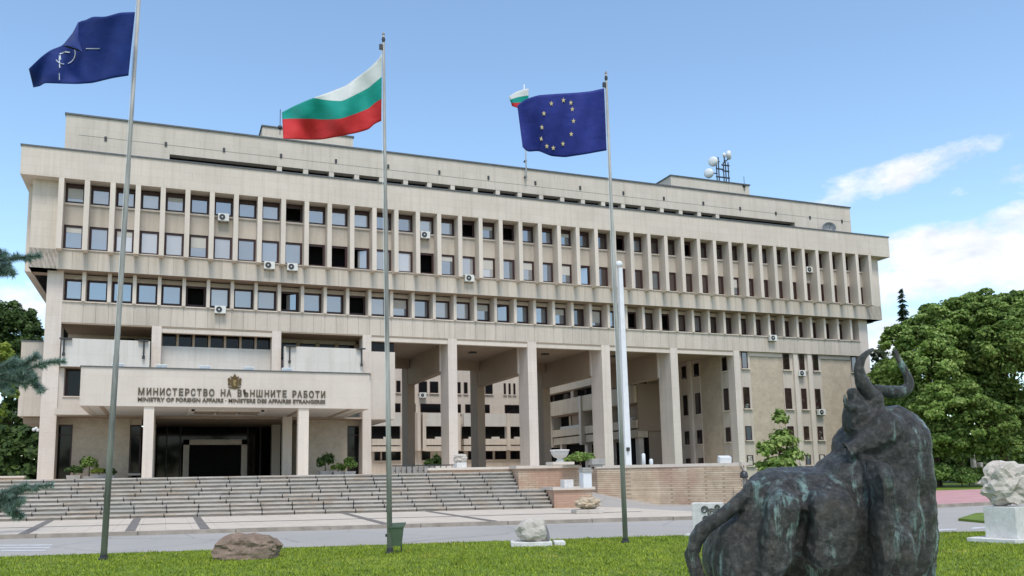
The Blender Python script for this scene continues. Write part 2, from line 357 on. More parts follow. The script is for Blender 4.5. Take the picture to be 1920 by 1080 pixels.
# ------------------------------------------------------------------ the ministry building
random.seed(4)
PC = [8.538814824930288e-08, 1.4221922103450982e-06, -0.00017981822841220787, -0.0012492111591703024, 1.8410037851832053, 39.73264724661104]
def XI(i): return float(np.polyval(PC, i - 22))
PZ = 1.85                                                    # plaza level
bld = empty('ministry_building', 'long pale stone office block with three bands of windows and an open portico', 'building', (39, 8, PZ))
bld.location = (0, 0, 0)
B = bld
# penthouse storey set back on the roof
pw = MB()
pw.box(1.68, 77.45, 3.0, 20, 27.2, 29.45)
SL0, SL1 = float(bY(318, 292, 3)[0]), float(bY(1490, 415, 3)[0])
pw.box(1.68, SL0, 3.0, 20, 25.5, 27.2).box(SL1, 77.45, 3.0, 20, 25.5, 27.2)
pwo = pw.build('penthouse_wall', CLAD, B)
ubox('slot_glazing', BLACKG, SL0, SL1, 3.7, 3.8, 25.5, 27.2, pwo)
p0x, p1x = float(bY(524, 312, 3)[0]), float(bY(1345, 395, 3)[0])
npier = 20
for k in range(npier + 1):
    x = p0x + (p1x - p0x) * k / npier
    ubox('slot_pier', PILA, x - .2, x + .2, 3.02, 3.7, 25.5, 27.19, pwo)
ubox('roof_cap', FLASH, 1.6, 77.53, 2.9, 20.1, 29.45, 29.58, B)
ubox('wall_joint', FLASH, 2.6, 77.4, 2.992, 3.0, 27.93, 27.95, pwo)
for x, y in [(198, 260), (311, 270), (420, 281), (527, 292), (630, 302), (728, 312), (824, 323), (916, 333), (1004, 343), (1088, 352), (1169, 362), (1245, 372), (1319, 381), (1388, 391), (1455, 400), (1519, 408), (1579, 415)]:
    p = bY(x, y, 2.95); ubox('vent_slit', METAL, p[0] - .09, p[0] + .09, 2.93, 3.0, p[2] - .17, p[2] + .17, pwo)
# roof huts
h1 = MB().box(float(bY(492, 240, 9)[0]), float(bY(662, 250, 9)[0]), 9, 15, 29.5, float(bY(492, 237, 9)[2])).build('roof_hut', CLAD, B)
hz = float(bY(1275, 332, 8)[2]); hx0, hx1 = float(bY(1258, 340, 8)[0]), float(bY(1405, 355, 8)[0])
h2 = MB().box(hx0, hx1, 8, 16, 29.5, hz).build('roof_hut', CLAD, B)
ubox('hut_cap', FLASH, hx0 - .1, hx1 + .1, 7.9, 16.1, hz, hz + .12, h2)
hz1 = float(bY(492, 237, 9)[2]); ubox('hut_cap', FLASH, float(bY(492, 240, 9)[0]) - .1, float(bY(662, 250, 9)[0]) + .1, 8.9, 15.1, hz1, hz1 + .12, h1)
# top parapet
par = MB().box(-.72, 79.35, 0, 19, 23.45, 25.55).build('parapet', CLAD, B)
ubox('parapet_cap', FLASH, -.79, 79.42, -.07, 19.07, 25.55, 25.66, B)
# storeys behind the windows
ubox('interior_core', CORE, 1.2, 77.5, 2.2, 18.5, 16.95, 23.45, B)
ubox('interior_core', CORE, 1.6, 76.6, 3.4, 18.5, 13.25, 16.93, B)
X1, X43 = XI(1), XI(43)
W = .35
MB().box(0.0, X1 - W + .02, .88, 2.4, 16.95, 23.45).build('end_wall', CLAD, B); MB().box(X43 - .02, 78.55, .88, 2.4, 16.95, 23.45).build('end_wall', CLAD, B)
MB().box(-.45, .05, 2.4, 18.5, 16.95, 23.45).build('end_wall', CLAD, B); MB().box(78.5, 78.9, 2.4, 18.5, 16.95, 23.45).build('end_wall', CLAD, B)
ubox('band_backing', DSTRIP, .02, 78.53, .94, 2.4, 16.97, 18.3, B)
MB().box(0.0, 78.55, .9, 3.4, 16.95, 16.99).build('band_soffit', SOFFIT, B)
# stone panels of the band under the second row (half a bay each)
edges = [0.0] + [XI(1) - W + k for k in ()] 
bp = [0.0, 1.0] + [x for i in range(1, 43) for x in (XI(i) - .17, (XI(i) + XI(i + 1)) / 2 - .17)] + [XI(43) - .17, 78.55]
for a, b in zip(bp[:-1], bp[1:]): ubox('band_panel', PANEL, a + .007, b - .007, .88, 1.0, 16.95, 18.38, B)
ubox('band_sill', PILA, X1 - .1, X43, .80, 1.3, 18.385, 18.46, B)
# pilasters over two storeys with a small foot
for i in range(1, 44):
    x = XI(i)
    pl = ubox('pilaster', PILA, x - W, x, .004, 1.12, 18.23, 23.45, B)
    ubox('pilaster_foot', DSTRIP, x - W - .03, x + .03, .02, .87, 18.17, 18.23, pl) if False else None
# windows -----------------------------------------------------------
_fm = {}
def window(name, x0, x1, y, z0, z1, glass, parent, fw=.165, state='shut', depth=.10, mat=None):
    fb = MB(); w, h = x1 - x0, z1 - z0
    key = (round(w, 2), round(h, 2), fw)
    me = _fm.get(key)
    if me is None:
        fb.box(0, w, 0, depth, 0, fw).box(0, w, 0, depth, h - fw, h).box(0, fw, 0, depth, fw, h - fw).box(w - fw, w, 0, depth, fw, h - fw)
        me = bpy.data.meshes.new('window_frame'); me.from_pydata(fb.v, [], fb.f); me.materials.append(mat or FRAME); _fm[key] = me
    o = bpy.data.objects.new(name, me); link(o, parent); o.location = (x0, y, z0)
    if state == 'open': return o
    p = bpy.data.objects.new('pane', glass_mesh(glass)); link(p, o)
    if state == 'shut' and name == 'window' and h > 1.4 and w > 1.2 and glass not in (GLASSD, BLACKG) and random.random() < .3:
        bh = random.choice((.25, .4, .55, .8)) * (h - 2 * fw); ubox('blind', BLIND, fw, w - fw, depth * .35, depth * .45, h - fw - bh, h - fw, o)
    if state == 'shut':
        p.location = (w / 2, depth * .6, h / 2); p.scale = (w - 2 * fw + .01, .012, h - 2 * fw + .01)
    else:                                                     # half open: the sash swung inwards on its right side
        p.location = (w * .62, depth * .6 + .12, h / 2); p.scale = ((w - 2 * fw) * .62, .012, h - 2 * fw - .04); p.rotation_euler[2] = -.35
    return o
_gm = {}
def glass_mesh(g):
    if g.name not in _gm:
        b = MB().box(-.5, .5, -.5, .5, -.5, .5); me = bpy.data.meshes.new('pane_' + g.name); me.from_pydata(b.v, [], b.f); me.materials.append(g); _gm[g.name] = me
    return _gm[g.name]
BLIND = simple('roller_blind', (.55, .53, .49), .8, 0, .1, 6, (1, 1, 6))
OPEN1, OPEN2, OPEN3 = {10, 18, 20, 26, 30}, {11, 12, 16}, {6, 13, 27, 29}
HALF2, HALF3 = {13, 24}, {10, 20}
for i in range(1, 43):
    a, b = XI(i), XI(i + 1) - W
    far = (i - 21) / 21
    def pick(row):
        r = random.random()
        if far > .12 and r < .55 + far * .5: return GLASSD
        return GLASSB if r < .45 else GLASS
    o = window('window', a, b, 1.12, 21.93, 23.40, pick(1), B, state='open' if i in OPEN1 else 'shut')
    ubox('sill', PILA, a, b, .95, 1.12, 21.80, 21.93, o.parent); ubox('frame_head_shade', FRAME, a + .01, b - .01, 1.09, 1.12, 23.08, 23.40, B)  # thick frame head; its dark strip stands in for shade under the lintel
    ubox('spandrel_panel', PANEL, a, b, 1.06, 1.3, 20.30, 21.80, B)
    window('window', a, b, 1.12, 18.46, 20.30, pick(2), B, state='open' if i in OPEN2 else 'half' if i in HALF2 else 'shut')
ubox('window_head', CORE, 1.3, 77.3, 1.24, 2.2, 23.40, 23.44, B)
# third row, set back, between fins
for i in range(2, 43):
    x = XI(i) - .1; ubox('fin', PILA, x - .25, x, 1.42, 2.62, 14.78, 16.95, B)
for i in range(1, 43):
    a = XI(i) - .1 if i > 1 else 2.2; b = XI(i + 1) - .35 if i < 42 else 76.05
    r = random.random(); g = (GLASSD if (i > 22 and r < .6 + (i - 22) / 40) else GLASSB if r < .35 else GLASS)
    window('window', a, b, 2.6, 15.0, 16.62, g, B, state='open' if i in OPEN3 else 'half' if i in HALF3 else 'shut')
    ubox('window_head', PILA, a, b, 2.55, 2.8, 16.62, 16.95, B)
ubox('row_sill', PILA, 2.2, 76.1, 1.5, 2.75, 14.70, 14.78, B)
ubox('row_sill', PILA, 2.2, 76.1, 2.56, 2.8, 14.78, 15.0, B)
# spandrel of upright slabs below the third row
ubox('spandrel_backing', DSTRIP, 2.2, 76.0, 1.68, 3.3, 13.22, 14.70, B)
sp = [2.2] + [x for i in range(2, 43) for x in (XI(i) - .22, (XI(i) + XI(i + 1)) / 2 - .22)]
sp = [x for x in sp if x < 75.6] + [76.05]
for a, b in zip(sp[:-1], sp[1:]): ubox('spandrel_panel', PANEL, a + .008, b - .008, 1.6, 1.75, 13.2, 14.70, B)
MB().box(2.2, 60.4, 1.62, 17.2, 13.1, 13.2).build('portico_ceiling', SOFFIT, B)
# corner pillars and portico columns
COLS = [(8.3, 8.98), (17.06, 17.76), (24.24, 24.95), (31.52, 32.3), (38.8, 39.64), (46.06, 46.9), (53.27, 54.06), (60.35, 61.03)]
MB().box(1.15, 2.2, 1.6, 3.4, PZ, 16.95).build('corner_pillar', COLM, B)
MB().box(76.05, 77.2, 1.6, 3.4, .0, 16.95).build('corner_pillar', COLM, B)
for k, (a, b) in enumerate(COLS):
    if k < 2: MB().box(a, b, 1.597, 3.0, 8.0, 13.2).build('pillar', COLM, B)
    elif k == 2: MB().box(a, b, 1.597, 3.0, PZ, 13.2).build('pillar', COLM, B)
    elif k == 7: MB().box(a, b, 1.597, 2.6, .0, 13.2).build('pillar', COLM, B)
    else:
        MB().box(a, b, 1.597, 3.75, PZ, 13.197).build('portico_column', COLM, B)
        MB().box(a + .02, b - .02, 14.6, 16.7, PZ, 13.19).build('portico_column', SOFFIT, B)  # soffit brown on rear columns and beams stands in for warm bounced light
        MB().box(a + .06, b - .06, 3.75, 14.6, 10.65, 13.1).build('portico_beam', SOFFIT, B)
        MB().box(a - .12, a + .03, 3.55, 3.77, 10.65, 13.1).build('beam_bracket', COLM, B)
prev = 1.0
xs = [2.2] + [v for ab in COLS for v in ab]
for k in range(0, len(xs) - 1, 2):
    a, b = xs[k], xs[k + 1]
    if 2 < a < 3 or 17 < a < 18: continue
    ubox('lintel', PILA, a, b, 1.66, 2.1, 12.74, 13.197, B)
for x, y in [(886, 661), (1022, 664), (1152, 668)]:
    p = bZ(x, y, 13.05); ubox('ceiling_light', METAL, p[0] - .3, p[0] + .3, p[1] - .3, p[1] + .3, 12.98, 13.1, B)
for k in range(3):
    ubox('portico_cross_beam', SOFFIT, COLS[k + 2][1], COLS[k + 3][0], 13.9, 14.5, 12.2, 13.1, B)
# rear body over the portico
ubox('rear_wall', CLAD, 1.0, 77.6, 18.5, 19, 13.1, 25.4, B)
# --- loggias above the entrance
MB().box(2.2, 27.0, 6.4, 7.0, 8.0, 13.15).build('loggia_back_wall', CLAD, B)
MB().box(8.35, 17.7, 2.5, 2.9, 8.0, 11.85).build('loggia_wall', WHITEP, B)
win = MB()
for k in range(7):
    a = 8.98 + k * 1.155; b = a + .99
    if b > 17.1: break
    ubox('strip_window', BLACKG, a + .08, b, 2.62, 2.7, 11.86, 12.84, B)
    ubox('mullion', SOFFIT, a - .08, a + .08, 2.5, 2.8, 11.85, 12.85, B)
ubox('window_head', WHITEP, 8.35, 17.7, 2.0, 2.9, 12.84, 13.1, B)
for (a, b) in ((2.35, 8.22), (17.95, 24.1)):
    bal = MB().box(a, b, 1.0, 1.25, 9.92, 11.95).box(b - .22, b, 1.25, 1.6, 9.92, 11.95).box(a, a + .2, 1.25, 1.6, 9.92, 11.95).build('loggia_parapet', WHITEP, B)
for a, b in ((5.9, 7.0), (7.15, 8.2)): ubox('strip_window', BLACKG, a, b, 6.3, 6.38, 11.3, 12.9, B)
for k in range(4):
    a = 18.0 + k * 1.6; ubox('strip_window', BLACKG, a, a + 1.3, 4.4, 4.5, 11.4, 12.75, B); ubox('mullion', SOFFIT, a + 1.3, a + 1.6, 4.3, 4.6, 11.4, 12.85, B)
MB().box(17.8, 24.3, 4.5, 4.8, 9.0, 13.1).build('loggia_back_wall', CLAD, B)
ubox('loggia_floor', SOFFIT, 2.2, 24.9, 1.3, 6.5, 9.92, 9.99, B)
# hall storey: box that projects into the passage past the third pillar
MB().box(24.96, 26.95, 1.7, 12, 6.35, 11.88).build('hall_wall', CANOPYM, B)
ubox('strip_window', BLACKG, 24.96, 27.0, 2.2, 2.3, 11.88, 12.74, B)
MB().box(5.0, 24.2, 1.75, 2.2, 8.2, 9.4).build('hall_wall', CANOPYM, B)
# left of the canopy: recessed window, slab and sloping underside
MB().box(2.2, 2.55, 1.7, 3.0, 6.5, 9.9).box(4.1, 5.0, 1.7, 3.0, 6.5, 9.9).box(2.55, 4.1, 1.7, 3.0, 6.5, 7.85).build('hall_wall', CANOPYM, B)
ubox('window', FRAME, 2.55, 4.1, 2.5, 2.6, 7.85, 9.9, B); ubox('pane', BLACKG, 2.75, 3.6, 2.44, 2.5, 7.95, 9.8, B)
ubox('sill', PILA, 2.5, 4.15, 1.6, 1.72, 7.78, 7.85, B)
ubox('hall_soffit', SOFFIT, 2.2, 26.9, 1.72, 12.0, 6.36, 6.5, B)
ubox('slab_edge', CANOPYM, 2.2, 4.6, .2, 1.7, 6.42, 6.85, B)
# left rear wing
MB().box(-.9, 1.12, 6.0, 16, 6.7, 12.35).build('side_wing', CLAD, B)
MB().box(-.6, 1.1, 6.6, 16, 6.2, 6.7).build('side_wing_soffit', SOFFIT, B)
ubox('side_wing_cap', FLASH, -.97, 1.13, 5.95, 16, 12.35, 12.45, B)
# --- canopy
CA = (4.38, 22.85)
MB().box(CA[0], CA[1], -7, -6.6, 6.47, 8.93).box(CA[0], CA[0] + .4, -6.6, 1.72, 6.47, 8.93).box(CA[1] - .4, CA[1], -6.6, 1.72, 6.47, 8.93).build('canopy_fascia', CANOPYM, B)
can = MB().box(CA[0] + .4, CA[1] - .4, -6.6, 1.72, 6.5, 6.7).build('canopy_soffit', WHITEP, B)
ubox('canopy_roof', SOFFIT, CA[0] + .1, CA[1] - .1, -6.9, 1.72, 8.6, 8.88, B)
ubox('canopy_cap', FLASH, CA[0] - .06, CA[1] + .06, -7.07, -6.5, 8.93, 9.0, B)
for x in (5.6, 8.45, 18.3, 21.6): ubox('soffit_joint', SOFFIT, x - .12, x + .12, -6.55, 1.7, 6.46, 6.5, can)
for k in range(3): ubox('soffit_lamp', SOFFIT, 11.4 + k * 1.5, 12.7 + k * 1.5, -4.3, -1.2, 6.40, 6.495, can)
lf = MB(); lf.box(11.1, 15.9, -4.7, -4.4, 6.38, 6.5).box(11.1, 15.9, -1.1, -.8, 6.38, 6.5).box(10.9, 11.3, -4.7, -.8, 6.38, 6.5).box(15.7, 16.1, -4.7, -.8, 6.38, 6.5).build('soffit_lamp_frame', WHITEP, can)
for (x0, x1) in ((8.14, 8.76), (17.95, 18.65)):
    for y in (-6.9, 1.3, 8.4):
        MB().box(x0, x1, y, y + .68, PZ, 6.5 if y < 8 else 6.4).build('canopy_column', PILA, B)
MB().box(7.8, 19.6, 1.75, 12.5, 6.3, 6.36).build('entrance_ceiling', SOFFIT, B)
# brick walls and glazing of the ground floor
for q in ((3.15, 7.0, 3.0, 3.5), (19.6, 23.3, 3.0, 3.5), (19.6, 20.0, 3.5, 12.5), (6.6, 7.0, 3.5, 12.5)): ubox('brick_wall', BRICK, *q, PZ, 6.36, B)
for a, b, z0 in ((1.9, 3.15, PZ), (7.0, 7.8, 2.3), (23.3, 24.55, PZ)):
    o = window('window', a, b, 3.1, z0, 5.9, BLACKG, B, fw=.12)
    ubox('transom', FRAME, a, b, 3.08, 3.15, 5.1, 5.2, B)
    ubox('window_head', BRICK, a, b, 3.1, 3.5, 5.9, 6.36, B)
ubox('sill', PILA, 6.95, 7.85, 2.9, 3.1, 2.15, 2.3, B)
gl = ubox('entrance_glazing', BLACKG, 7.0, 19.6, 12.3, 12.4, PZ, 6.3, B)
for x in (8.4, 9.6, 10.7, 16.3, 17.4, 18.5): ubox('mullion', METAL, x - .05, x + .05, 12.2, 12.3, PZ, 6.3, B)
dp = MB().box(10.9, 11.35, 8.6, 9.3, PZ, 5.05).box(15.5, 15.95, 8.6, 9.3, PZ, 5.05).box(10.9, 15.95, 8.6, 9.3, 4.62, 5.05).build('entrance_portal', CLAD, B)
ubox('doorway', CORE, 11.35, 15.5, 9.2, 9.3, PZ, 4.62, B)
ubox('glass_door', CORE, 11.4, 13.4, 9.1, 9.15, PZ + .02, 4.55, B); ubox('glass_door', CORE, 13.45, 15.45, 9.1, 9.15, PZ + .02, 4.55, B)
# --- right wing: pale brick with strips of windows
wall_y = 2.0
def wing_strip(x0, x1, wins):
    ubox('strip', PANEL, x0, x1, wall_y - .08, wall_y + .5, 0, 13.2, B)
    for (a, b) in wins:
        for (z0, z1) in ((11.55, 13.15), (7.66, 9.73), (4.62, 5.98), (2.2, 3.2)):
            ubox('reveal', CORE, a, b, wall_y - .10, wall_y - .083, z0, z1, B)
            window('window', a, b, wall_y - .16, z0, z1, GLASSD if random.random() < .7 else GLASS, B, fw=.07, depth=.07)
            ubox('sill', PILA, a - .08, b + .25, wall_y - .28, wall_y - .08, z0 - .1, z0, B)
ubox('brick_wall', BRICK, 61.0, 76.1, wall_y, wall_y + .5, 0, 12.82, B)
wing_strip(61.05, 62.45, [(61.45, 62.15)]); wing_strip(66.3, 71.1, [(66.4, 67.15), (68.4, 69.0), (70.1, 70.74)]); wing_strip(74.9, 76.05, [(75.0, 75.7)])
for x in (67.8, 69.55): ubox('wing_pilaster', PILA, x - .25, x + .25, wall_y - .3, wall_y - .08, 0, 13.2, B)
for a, b in ((62.45, 66.3), (71.1, 74.9)): ubox('lintel', PILA, a, b, wall_y - .1, wall_y + .3, 12.8, 13.2, B)
# wing side that faces the portico
ubox('brick_wall', BRICK, 60.5, 61.0, 2.6, 14.0, 0, 13.15, B)
for (y0, y1, wins) in ((2.62, 3.9, [(2.8, 3.5)]), (7.4, 11.3, [(7.45, 8.3), (9.75, 10.5)])):
    ubox('strip', PANEL, 60.42, 60.5, y0, y1, 0, 13.14, B)
    for (a, b) in wins:
        for (z0, z1) in ((11.4, 12.75), (7.55, 9.7), (4.52, 5.92), (2.2, 3.1)):
            ubox('window', FRAME, 60.36, 60.42, a, b, z0, z1, B); ubox('pane', BLACKG, 60.345, 60.36, a + .07, b - .07, z0 + .07, z1 - .07, B)
            ubox('sill', PILA, 60.25, 60.42, a - .05, b + .2, z0 - .1, z0, B)
ubox('wing_pilaster', PILA, 60.2, 60.42, 8.75, 9.25, 0, 13.1, B)
ubox('wing_core', CORE, 61.05, 76.0, 2.6, 18.4, 0, 13.1, B)
# lettering and emblem on the canopy
def text_mesh(body, size):
    cu = bpy.data.curves.new('t', 'FONT'); cu.body = body; cu.size = size; cu.extrude = .03; cu.offset = .012 * size / .45; cu.resolution_u = 2
    ob = bpy.data.objects.new('t', cu); COL.objects.link(ob); bpy.context.view_layer.update()
    dg = bpy.context.evaluated_depsgraph_get(); me = bpy.data.meshes.new_from_object(ob.evaluated_get(dg)); bpy.data.objects.remove(ob)
    return me
def text_part(name, body, size, x, y, z, mat, parent, width=None):
    me = text_mesh(body, size); me.materials.clear(); me.materials.append(mat)
    o = bpy.data.objects.new(name, me); link(o, parent); o.rotation_euler = (math.pi / 2, 0, 0); o.location = (x, y, z)
    return o, (max(v.co.x for v in me.vertices) if len(me.vertices) else 0)
L1 = 'МИНИСТЕРСТВО НА ВЪНШНИТЕ РАБОТИ'; cw = {'Ш': 1.35, 'М': 1.25, 'И': 1.0, ' ': .72, 'О': 1.1, 'Н': 1.02, 'Ъ': 1.1}
tot = sum(cw.get(c, .95) for c in L1); x = 7.74; u = (19.82 - 7.74) / tot
_lm = {}
for c in L1:
    w = cw.get(c, .95) * u
    if c != ' ':
        if c not in _lm: _lm[c] = text_mesh(c, .62); _lm[c].materials.clear(); _lm[c].materials.append(LETTER)
        o = bpy.data.objects.new('letter', _lm[c]); link(o, B); o.rotation_euler = (math.pi / 2, 0, 0); o.location = (x, -7.03, 7.2)
        mw_ = max(v.co.x for v in _lm[c].vertices); s_ = w * .80 / mw_; o.scale = (min(s_, 1.15), 1, 1)
    x += w
me2 = text_mesh('MINISTRY OF FOREIGN AFFAIRS · MINISTERE DES AFFAIRES ETRANGERES', .36); me2.materials.clear(); me2.materials.append(LETTER)
o = bpy.data.objects.new('small_lettering', me2); link(o, B); o.rotation_euler = (math.pi / 2, 0, 0); o.location = (7.74, -7.03, 6.79); o.scale = (12.0 / max(v.co.x for v in me2.vertices), 1, 1); o['kind'] = 'stuff'
em = MB()
ec = (13.7, -7.0, 8.2)
def disc(mb, cx_, cz_, poly, y0, y1): 
    n = len(poly); mb.add([(cx_ + a, y0, cz_ + b) for a, b in poly] + [(cx_ + a, y1, cz_ + b) for a, b in poly], [tuple(range(n)), tuple(range(n, 2 * n))[::-1]] + [(i, n + i, n + (i + 1) % n, (i + 1) % n) for i in range(n)])
disc(em, ec[0], ec[2], [(-.16, -.38), (0, -.46), (.16, -.38), (.24, -.2), (.24, .16), (-.24, .16), (-.24, -.2)], -7.08, -7.0)       # shield
for s in (-1, 1):
    disc(em, ec[0], ec[2], [(s * .26, -.30), (s * .44, -.22), (s * .40, -.02), (s * .46, .14), (s * .34, .26), (s * .26, .1)][::s], -7.07, -7.0)  # lions either side
disc(em, ec[0], ec[2], [(-.22, .18), (.22, .18), (.27, .34), (.12, .30), (0, .52), (-.12, .30), (-.27, .34)], -7.08, -7.0)      # crown
disc(em, ec[0], ec[2], [(-.42, -.36), (.42, -.36), (.30, -.46), (0, -.52), (-.30, -.46)], -7.05, -7.0)
emo = em.build('coat_of_arms', GOLD, B)
disc2 = MB(); disc(disc2, ec[0], ec[2], [(-.05, -.3), (.08, -.28), (.02, -.1), (.12, .02), (0, .12), (-.1, 0)], -7.1, -7.08); disc2.build('shield_lion', simple('gold_relief', (.33, .24, .10), .4, .6), emo)

# ------------------------------------------------------------------ ground, road, pavement, stairs
def sheet(name, poly, z, mat, kind='structure', thick=0):
    mb = MB()
    if thick: mb.prism(poly, z - thick, z)
    else:
        n = len(poly); a = sum(poly[i][0] * poly[(i + 1) % n][1] - poly[(i + 1) % n][0] * poly[i][1] for i in range(n))
        if a < 0: poly = poly[::-1]
        mb.add([(x, y, z) for x, y in poly], [tuple(range(n))])
    return tag(mb.build(name, mat), kind=kind)
SL = -.18
ge = lambda x: -43.1 + SL * (x - 6)
kl = lambda x: -35.9 + SL * (x - 4.8) if x < 27.7 else -40.02 + (x - 27.7) * .12
sb = lambda x: -25.4 + SL * (x - 3)
sheet('ground', [(-2500, -2500), (2500, -2500), (2500, 2500), (-2500, 2500)], 0, GROUND)
roadp = [(x, ge(x)) for x in (-60, -20, 6, 22.5)] + [(28.3, -48.9), (36, -51.0), (60, -53.5), (140, -56)] + [(x, kl(x)) for x in (140, 60, 40, 27.7, 6, -60)]
sheet('road', roadp, .006, ASPH)
isl = [tuple(bZ(a, b, 0)[:2]) for a, b in ((1797, 977), (1830, 966), (1920, 962), (1990, 964), (1990, 979), (1850, 982))]
sheet('traffic_island', isl, .08, GROUND, thick=.07)
pavep = [(x, kl(x) + .17) for x in (-60, 4.8, 27.7, 29.0)] + [(29.0, -31.5)] + [(x, sb(x) + 3) for x in (28.0, -60)]
pav = sheet('pavement', pavep, .13, PAVING, thick=.128)
drive = [(29.0, kl(29) + .17), (38.5, kl(38.5) + .17), (38.5, -28), (36.0, -30.4), (33.8, -26.7), (31.2, -24.6), (31.0, -14), (28.4, -14), (28.4, -29), (29.0, -31.5)]
dv = MB()
dz = lambda x, y: max(0.02, min(1.85, .05 + (y + 30) / 16 * 1.8)) if x < 32 else .03
dv.add([(x, y, dz(x, y)) for x, y in drive], [(0, 1, 2, 3, 4, 9), (4, 5, 8, 9), (5, 6, 7, 8)])
tag(dv.build('driveway', ASPH), kind='structure')
redp = [(39.0, kl(39) + .17), (140, kl(140) + .17), (140, -14), (72, -19.5), (58, -20.5), (39.5, -24)]
sheet('red_pavement', redp, .10, REDP, thick=.09)
# kerb stones
kerb = tag(empty('kerb', 'long low stone kerb between road and pavement', 'kerb'))
del kerb['category']; del kerb['label']; kerb['kind'] = 'structure'
def kerbrun(x0, x1, L, h=.13):
    x = x0
    while x < x1 - .3:
        e = min(x + L, x1); a, b = (x, kl(x)), (e, kl(e)); th = math.atan2(b[1] - a[1], b[0] - a[0]); ln = math.hypot(b[0] - a[0], b[1] - a[1])
        o = ubox('kerb_stone', KERB, -ln / 2 + .012, ln / 2 - .012, -.09, .09, -.02, h + random.uniform(-.006, .008), kerb, th)
        o.location.x = (a[0] + b[0]) / 2; o.location.y = (a[1] + b[1]) / 2 + .09; x = e
kerbrun(-30, 3, 33); kerbrun(3, 27.7, 2.9); kerbrun(27.7, 39, 2.8, .05); kerbrun(39, 75, 3.0, .14)
# dark paving bands laid across the pavement
bands = empty('paving_bands', None, None); bands['kind'] = 'structure'
def strip(p, q, w, z=.136):
    d = Vector((q[0] - p[0], q[1] - p[1])); n = Vector((-d.y, d.x)).normalized() * w / 2
    MB().add([(p[0] - n.x, p[1] - n.y, z), (q[0] - n.x, q[1] - n.y, z), (q[0] + n.x, q[1] + n.y, z), (p[0] + n.x, p[1] + n.y, z)], [(0, 1, 2, 3)]).build('paving_band', DSTRIP, bands)
strip((-30, kl(-30) + 4.6), (27.5, kl(27.5) + 4.6), .32, .136)
for a, b in (((42, 1002), (100, 974)), ((243, 997), (257, 973)), ((388, 996), (370, 971)), ((720, 982), (660, 965)), ((915, 976), (830, 962))):
    p, q = bZ(*a, .13), bZ(*b, .13); strip((p[0], kl(p[0]) + .25), (q[0], sb(q[0]) - .02), .30, .140)
# worn white marking on the road at the left
mk = MB()
for (x0, x1, y) in ((0, 100, 1022), (0, 95, 1027), (2, 88, 1032)):
    pts = [bZ(x0, y + 1.2, .011), bZ(x1 - 4, y + .7, .011), bZ(x1, y - 1.2, .011), bZ(x0, y - .6, .011)]
    mk.add([tuple(p) for p in pts], [(0, 1, 2, 3)])
tag(mk.build('road_marking', PAINT), kind='structure')
mk = MB()
for q in (((1745, 996), (1792, 993), (1795, 991), (1745, 993)), ((1820, 992), (1862, 989), (1862, 987), (1824, 989))):
    mk.add([tuple(bZ(a, b, .012)) for a, b in q], [(0, 1, 2, 3)])
tag(mk.build('road_marking', PAINT), kind='structure')
# lawn kerb edge
le = MB()
for (x0, x1) in ((-40, 6), (6, 22.4)): pass
# staircase in its own frame
TH = math.atan(SL); CT, ST_ = math.cos(TH), math.sin(TH)
SO = (26.3, sb(26.3))
def sw(s, d): return (SO[0] + s * CT - d * ST_, SO[1] + s * ST_ + d * CT)
def sbox(name, mat, s0, s1, d0, d1, z0, z1, parent):
    o = ubox(name, mat, -(s1 - s0) / 2, (s1 - s0) / 2, -(d1 - d0) / 2, (d1 - d0) / 2, z0, z1, parent, TH)
    x, y = sw((s0 + s1) / 2, (d0 + d1) / 2); o.location.x = x; o.location.y = y; return o
stairs = empty('staircase', None, None); stairs['kind'] = 'structure'
RISE, TREAD, LAND = .172, .34, .55
def dk(k): return k * TREAD + (LAND if k >= 5 else 0)
rs = random.Random(8)
for k in range(10):
    z0 = .13 + RISE * k; e = 0.0 if k < 5 else -1.1
    sbox('step_core', METAL, -60, e - .01, dk(k) + .092, dk(k) + 3.2, z0 - .3, z0 + RISE - .072, stairs)
    s = e; run = TREAD + .05 + (LAND if k == 4 else 0) + (1.2 if k == 9 else 0)
    while s > -25:
        L = 1.34 + rs.uniform(-.04, .04)
        if s == e: L = (.9 if k < 5 else 1.1) + rs.uniform(-.05, .05) + (.12 * k if k < 5 else .06 * k)
        j = rs.uniform(-.008, .008)
        sbox('step_slab', SLAB, s - L + .022, s - .022, dk(k) + j, dk(k) + run, z0 + RISE - .07 + j * .3, z0 + RISE + j * .3, stairs)
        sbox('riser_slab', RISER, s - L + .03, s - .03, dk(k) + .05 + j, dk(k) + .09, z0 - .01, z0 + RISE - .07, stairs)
        s -= L
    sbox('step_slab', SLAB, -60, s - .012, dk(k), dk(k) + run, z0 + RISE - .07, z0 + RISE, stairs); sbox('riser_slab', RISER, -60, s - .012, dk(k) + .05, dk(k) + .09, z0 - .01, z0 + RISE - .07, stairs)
top = dk(9) + .3
plz = [sw(-60, top), sw(2.3, top), (28.4, -14), (31.0, -14), (31.3, -24.6), (33.8, -26.6), (36.1, -30.3), (42, -22), (46, 1.8), (60.4, 1.8), (60.4, 60), (-60, 60)]
sheet('plaza', plz, PZ, PAVING, thick=1.8)

